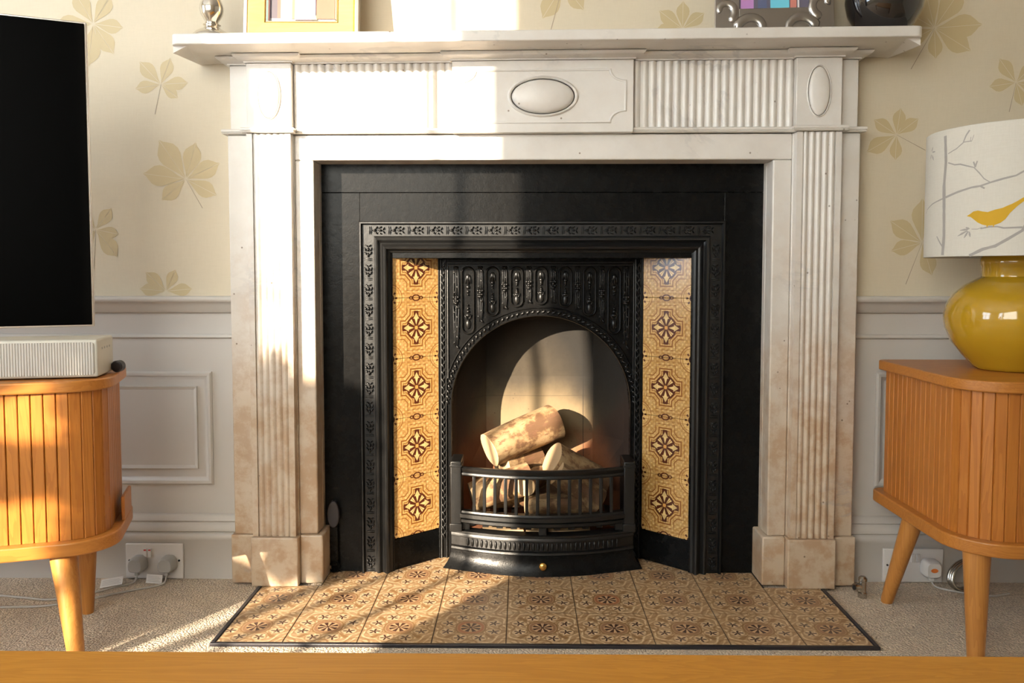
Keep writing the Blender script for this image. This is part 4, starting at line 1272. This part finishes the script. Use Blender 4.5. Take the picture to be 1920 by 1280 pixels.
va = MB().lathe([(0, 0), (.040, 0), (.046, .002), (.064, .022), (.079, .048), (.0845, .075), (.083, .098), (.072, .124), (.055, .142), (.038, .152), (.032, .160), (.034, .170), (.030, .170), (.028, .160), (0, .150)], n=56).build('globe_vase', M['vase'], None, smooth=50)
va.location = (.853, -.025, ST + lean(.853, 1.28)); tag(va, 'round glossy black vase at the right end of the mantel', 'vase')

# ================================================================== SOCKETS, PLUGS, CABLES
def socket(name, label, x0, x1, z0, z1, sw, col):
    y = WALL_Y - .019
    root = empty(name, label, 'socket', ((x0 + x1) / 2, y, z0))
    w = (x1 - x0) / 2; h = z1 - z0
    MB().box(-w, w, -.007, -.0002, 0, h).build('face_plate', M['plastic'], root, bevel=.002, seg=2)
    for sx in sw:
        r_ = MB().box(sx - .0042, sx + .0042, -.0105, -.0065, h - .033, h - .012).build('rocker_switch', M['plastic'], root, bevel=.0008)
        if col: MB().box(sx - .003, sx + .003, -.0112, -.0104, h - .0165, h - .0135).build('switch_mark', M['red'], r_, smooth=0)
    for sx in (-w + .010, w - .010):
        b = MB(); b.tube([(sx, -.0085, h * .52), (sx, -.006, h * .52)], .0025, 12); b.build('screw', M['hole'], root)
    return root
socket('double_socket', 'white double wall socket behind the left cabinet legs', -.947, -.804, -.003, .084, (-.0215, -.0105), True)
socket('double_socket', 'white double wall socket behind the right cabinet leg', .914, 1.060, -.004, .079, (-.002, .011), False)
def plug(x, y, z, r, mat, label, logo=False, ex=1.0, dep=.030):
    root = empty('plug', label, 'plug', (x, y, z))
    N = 24; rings = []
    for t, sc in ((0, 1.0), (.55, 1.0), (.85, .93), (1.0, .78)):
        rg = []
        for i in range(N):
            a = 2 * PI * i / N; c_, s_ = math.cos(a), math.sin(a)
            e = .55
            px = r * ex * sc * math.copysign(abs(c_) ** e, c_); pz = r * sc * math.copysign(abs(s_) ** e, s_)
            if not logo: px *= 1 - .30 * max(0, s_) ** 1.2   # shoulders narrower at the top
            rg.append((px, -dep * t, pz))
        rings.append(rg)
    MB().loft(rings).build('body', M[mat], root, smooth=50)
    if logo:
        b = MB(); b.prism([(.0085 * math.cos(t * PI / 12), .0052 * math.sin(t * PI / 12)) for t in range(24)], -dep - .0006, -dep + .0002, XZh)
        o = b.build('logo', M['orange'], root, smooth=0); o['label'] = 'small orange oval mark'
    MB().box(-.0045, .0045, -dep * .7, -dep * .3, -r - .008, -r * .9).build('cord_grip', M[mat], root, bevel=.001)
    return root
plug(-.911, .0485, .038, .019, 'grey_plastic', 'grey plug in the left side of the left socket', ex=1.05)
plug(-.838, .0485, .038, .019, 'grey_plastic', 'grey plug in the right side of the left socket', ex=1.05)
plug(1.024, .0485, .036, .0215, 'plastic', 'white plug with an orange mark in the right socket', logo=True, ex=.95)
def cable(pts, r, mat, name, label, n=60):
    P = [Vector(p) for p in pts]; q = []
    for i in range(len(P) - 1):
        p0, p1, p2, p3 = P[max(i - 1, 0)], P[i], P[i + 1], P[min(i + 2, len(P) - 1)]
        for k in range(8):
            t = k / 8
            q.append(.5 * ((2 * p1) + (p2 - p0) * t + (2 * p0 - 5 * p1 + 4 * p2 - p3) * t * t + (3 * p1 - p0 - 3 * p2 + p3) * t ** 3))
    q.append(P[-1])
    o = MB().tube(q, r, 8).build(name, M[mat], None, smooth=60, origin=tuple(P[0]))
    return tag(o, label, 'cable')
F = FLOOR
cable([(-.911, .030, .009), (-.915, .018, F + .003), (-.945, -.005, F + .0028), (-1.00, -.06, F + .0028), (-1.06, -.085, F + .0028), (-1.12, -.075, F + .0028), (-1.20, -.06, F + .0028)], .0024, 'cable', 'power_cable', 'pale cable from the left plug snaking behind the cabinet')
cable([(-.838, .030, .009), (-.842, .010, F + .003), (-.90, -.030, F + .0028), (-.98, -.085, F + .0028), (-1.05, -.12, F + .0028), (-1.16, -.13, F + .0028)], .0024, 'cable', 'power_cable', 'pale cable from the right plug lying on the carpet at left')
cable([(1.024, .030, .004), (1.030, .015, F + .003), (1.07, -.015, F + .003), (1.13, -.035, F + .003), (1.18, -.02, F + .003)], .0022, 'cable', 'power_cable', 'thin pale cable from the white plug under the right cabinet')
q = []
for i in range(40):
    a = 2 * PI * i / 13.3 + .5; rr = .033 + .0012 * (i / 13)
    q.append((1.092 + rr * math.cos(a), .000 + .010 * math.sin(a) + .006 * (i / 13.3), .030 + .032 * math.sin(a + .4)))
cable(q, .0045, 'chrome', 'coiled_cable', 'coil of dark metallic cable on the carpet under the right cabinet')
# labels hanging on the left cables
def paper_tag(loc, w, h, rot, label):
    root = empty('cable_tag', label, 'cable tag', loc); root.rotation_euler = rot
    MB().box(-w / 2, w / 2, -.0004, .0004, 0, h).build('card', M['plastic'], root, smooth=0)
    for k in range(4):
        MB().box(-w / 2 + .004, w / 2 - .004 - .004 * (k % 2), -.0007, -.0004, h * (.22 + .17 * k), h * (.22 + .17 * k) + .0009).build('print_line', M['grey_plastic'], root, smooth=0)
    return root
paper_tag((-.866, .022, F + .0005), .040, .021, (rad(-12), rad(3), rad(-4)), 'white printed cable tag below the left socket')
paper_tag((-.955, -.010, F + .0055), .050, .026, (rad(-62), rad(-6), rad(14)), 'clear printed cable tag lying on the carpet at far left')
# capped pipe valve on the carpet by the right plinth
vv = empty('pipe_valve', 'small worn metal pipe tee standing on the carpet by the right plinth', 'valve', (.828, -.040, FLOOR))
MB().lathe([(0, 0), (.0105, 0), (.0105, .012), (.0085, .014), (.0085, .038), (.010, .040), (.010, .046), (.006, .050), (0, .051)], n=20).build('body', M['chrome'], vv)
b = MB(); b.tube([(0, 0, .026), (-.010, -.003, .026), (-.011, -.003, .026), (-.022, -.006, .0255)], [.0065, .0065, .0092, .0092], 14); b.build('branch', M['chrome'], vv)
b = MB(); b.tube([(-.0221, -.006, .0255), (-.0228, -.0062, .0255)], .0055, 14); b.build('bore', M['hole'], vv)
# fire tool leaning in the dark corner left of the iron plate
ft = empty('flue_bracket', 'small blackened metal bracket at the foot of the left iron plate', 'bracket', (-.438, .088, 0))
b = MB(); b.prism([(.015 * math.cos(t * PI / 12), .034 * math.sin(t * PI / 12) + .150) for t in range(24)], -.012, .006, XZh); b.build('head', M['black_plastic'], ft, bevel=.002)
MB().box(-.010, .010, -.006, .005, .018, .118).build('shank', M['iron'], ft, bevel=.002)
b = MB(); b.tube([(.013 * math.cos(t * PI / 10), -.006, .016 + .012 * math.sin(t * PI / 10)) for t in range(20)], .0022, 6); b.build('ring', M['iron'], ft)

# ================================================================== FOREGROUND TABLE
ct = empty('coffee_table', 'plain light oak table top across the bottom of the picture', 'table', (.03, -1.62, FLOOR))
tz = .45 - FLOOR
MB().box(-.75, .75, -.328, .328, tz - .030, tz).build('table_top', M['oak_table'], ct, bevel=.002, seg=2)
for sx in (-1, 1):
    for sy in (-1, 1):
        MB().box(sx * .70 - .025, sx * .70 + .025, sy * .28 - .025, sy * .28 + .025, 0, tz - .0302).build('leg', M['oak_leg'], ct, bevel=.002)

# ================================================================== UNSEEN SUN BLOCKERS (shrub, planter and curtain added to shape the shadows)
def shrub(name, label, base, balls, seed):
    random.seed(seed)
    root = empty(name, label, 'shrub', base)
    b = MB()
    for cx_, cy_, cz_, rx, ry, rz, n in balls:
        b.ball((cx_ - base[0], cy_ - base[1], cz_ - base[2]), rx * .86, ry * .86, rz * .86, 14, 9)
        for k in range(n):
            v = Vector((random.gauss(0, 1), random.gauss(0, 1), random.gauss(0, 1))).normalized() * random.uniform(.82, 1.02)
            p = Vector((cx_ + v.x * rx, cy_ + v.y * ry, cz_ + v.z * rz)) - Vector(base)
            t = Vector((random.gauss(0, 1), random.gauss(0, 1), random.gauss(0, 1))).normalized() * .022
            u = v.cross(t).normalized() * .010
            b.add([p - t, p + u, p + t, p - u], [[0, 1, 2, 3]])
    f = b.build('foliage', M['foliage'], root, smooth=0); f['kind'] = 'stuff'
    MB().tube([(0, 0, .2), (.005, 0, balls[0][4] - base[2]) if False else (.005, 0, balls[0][2] - base[2])], .010, 8).build('stem', M['terracotta'], root)
    MB().lathe([(0, 0), (.09, 0), (.12, .22), (.13, .22), (.13, .25), (.11, .25), (.11, .22), (0, .21)], n=24).build('pot', M['terracotta'], root)
    return root
dY = -3.25
def back(x0, z0, y=-3.25): return (x0 + .70 * y, z0 - .31 * y)
def at(x0, z0): q = back(x0, z0); return (q[0], dY, q[1])
bx_, bz_ = back(-.475, .28)
cx2, cz2 = back(-.64, .25)
_balls = [(bx_, dY, bz_, .060, .07, .20, 250)]
for _x in (-.515, -.455):
    for _z in (.125, .20, .28, .36, .435):
        _q = back(_x, _z); _balls.append((_q[0], dY, _q[1], .066, .06, .070, 110))
_q = back(-.555, .50); _balls.append((_q[0], dY, _q[1], .035, .04, .07, 60))
_q = back(-.532, .052); _balls.append((_q[0], dY, _q[1], .048, .05, .042, 80))
_balls.append((cx2, dY, cz2, .10, .05, .055, 250))
sh = shrub('shadow_shrub', 'unseen potted shrub added outside the rear window to cast shadows', (bx_, dY, 0.0), _balls, 3)  # added sun blocker, foliage shaped to the wanted shadow
for x0_, r_ in ((-.54, .007), (-.35, .010), (-.445, .018)):
    q = back(x0_, .12); MB().tube([(q[0] - bx_, 0, q[1]), ((q[0] - bx_) * .9, 0, .24)], r_, 8).build('stem', M['terracotta'], sh)  # extra stems added to cast thin streaks on the floor
q0, q1 = back(-1.20, 0, dY - .34)[0], back(-.575, 0, dY - .34)[0]
pl_ = MB().box(q0, q1, dY - .34, dY - .16, 0, back(0, .085, dY - .16)[1]).build('shadow_planter', M['terracotta'], None, bevel=.004)  # added out of view to keep low sun off the left carpet
tag(pl_, 'unseen planter box added outside the rear window to block low sun', 'planter')
# unseen curtain added to trim the sun on its left, drawn back lower down
rings = []
for k in range(61):
    z = .62 + (2.42 - .62) * k / 60; z0_ = z + .31 * (REAR_Y + .05)
    e0 = -.580 if z0_ > .42 else (-.580 - (.42 - z0_) * 1.5 if z0_ > .35 else -.69)
    xr = e0 + .70 * (REAR_Y + .05); rg = []
    for i in range(41):
        t = i / 40; x = -3.10 + (xr + 3.10) * t
        rg.append((x, REAR_Y + .05 + .014 * math.sin(t * 46), z))
    rg += [(x, y + .003, zz) for x, y, zz in rg[::-1]]
    rings.append(rg)
cu = MB().loft(rings).build('curtain', plain('cream_curtain_cloth', (.60, .54, .44), .9), None, smooth=60)
tag(cu, 'unseen cream curtain added to shape the sun at the rear window', 'curtain')
gnd = struct(MB().box(-8, 4, -9, REAR_Y - .25, -.08, 0).build('floor_terrace', plain('stone_paving', (.35, .32, .28), .9), smooth=0), 'paving outside the window')
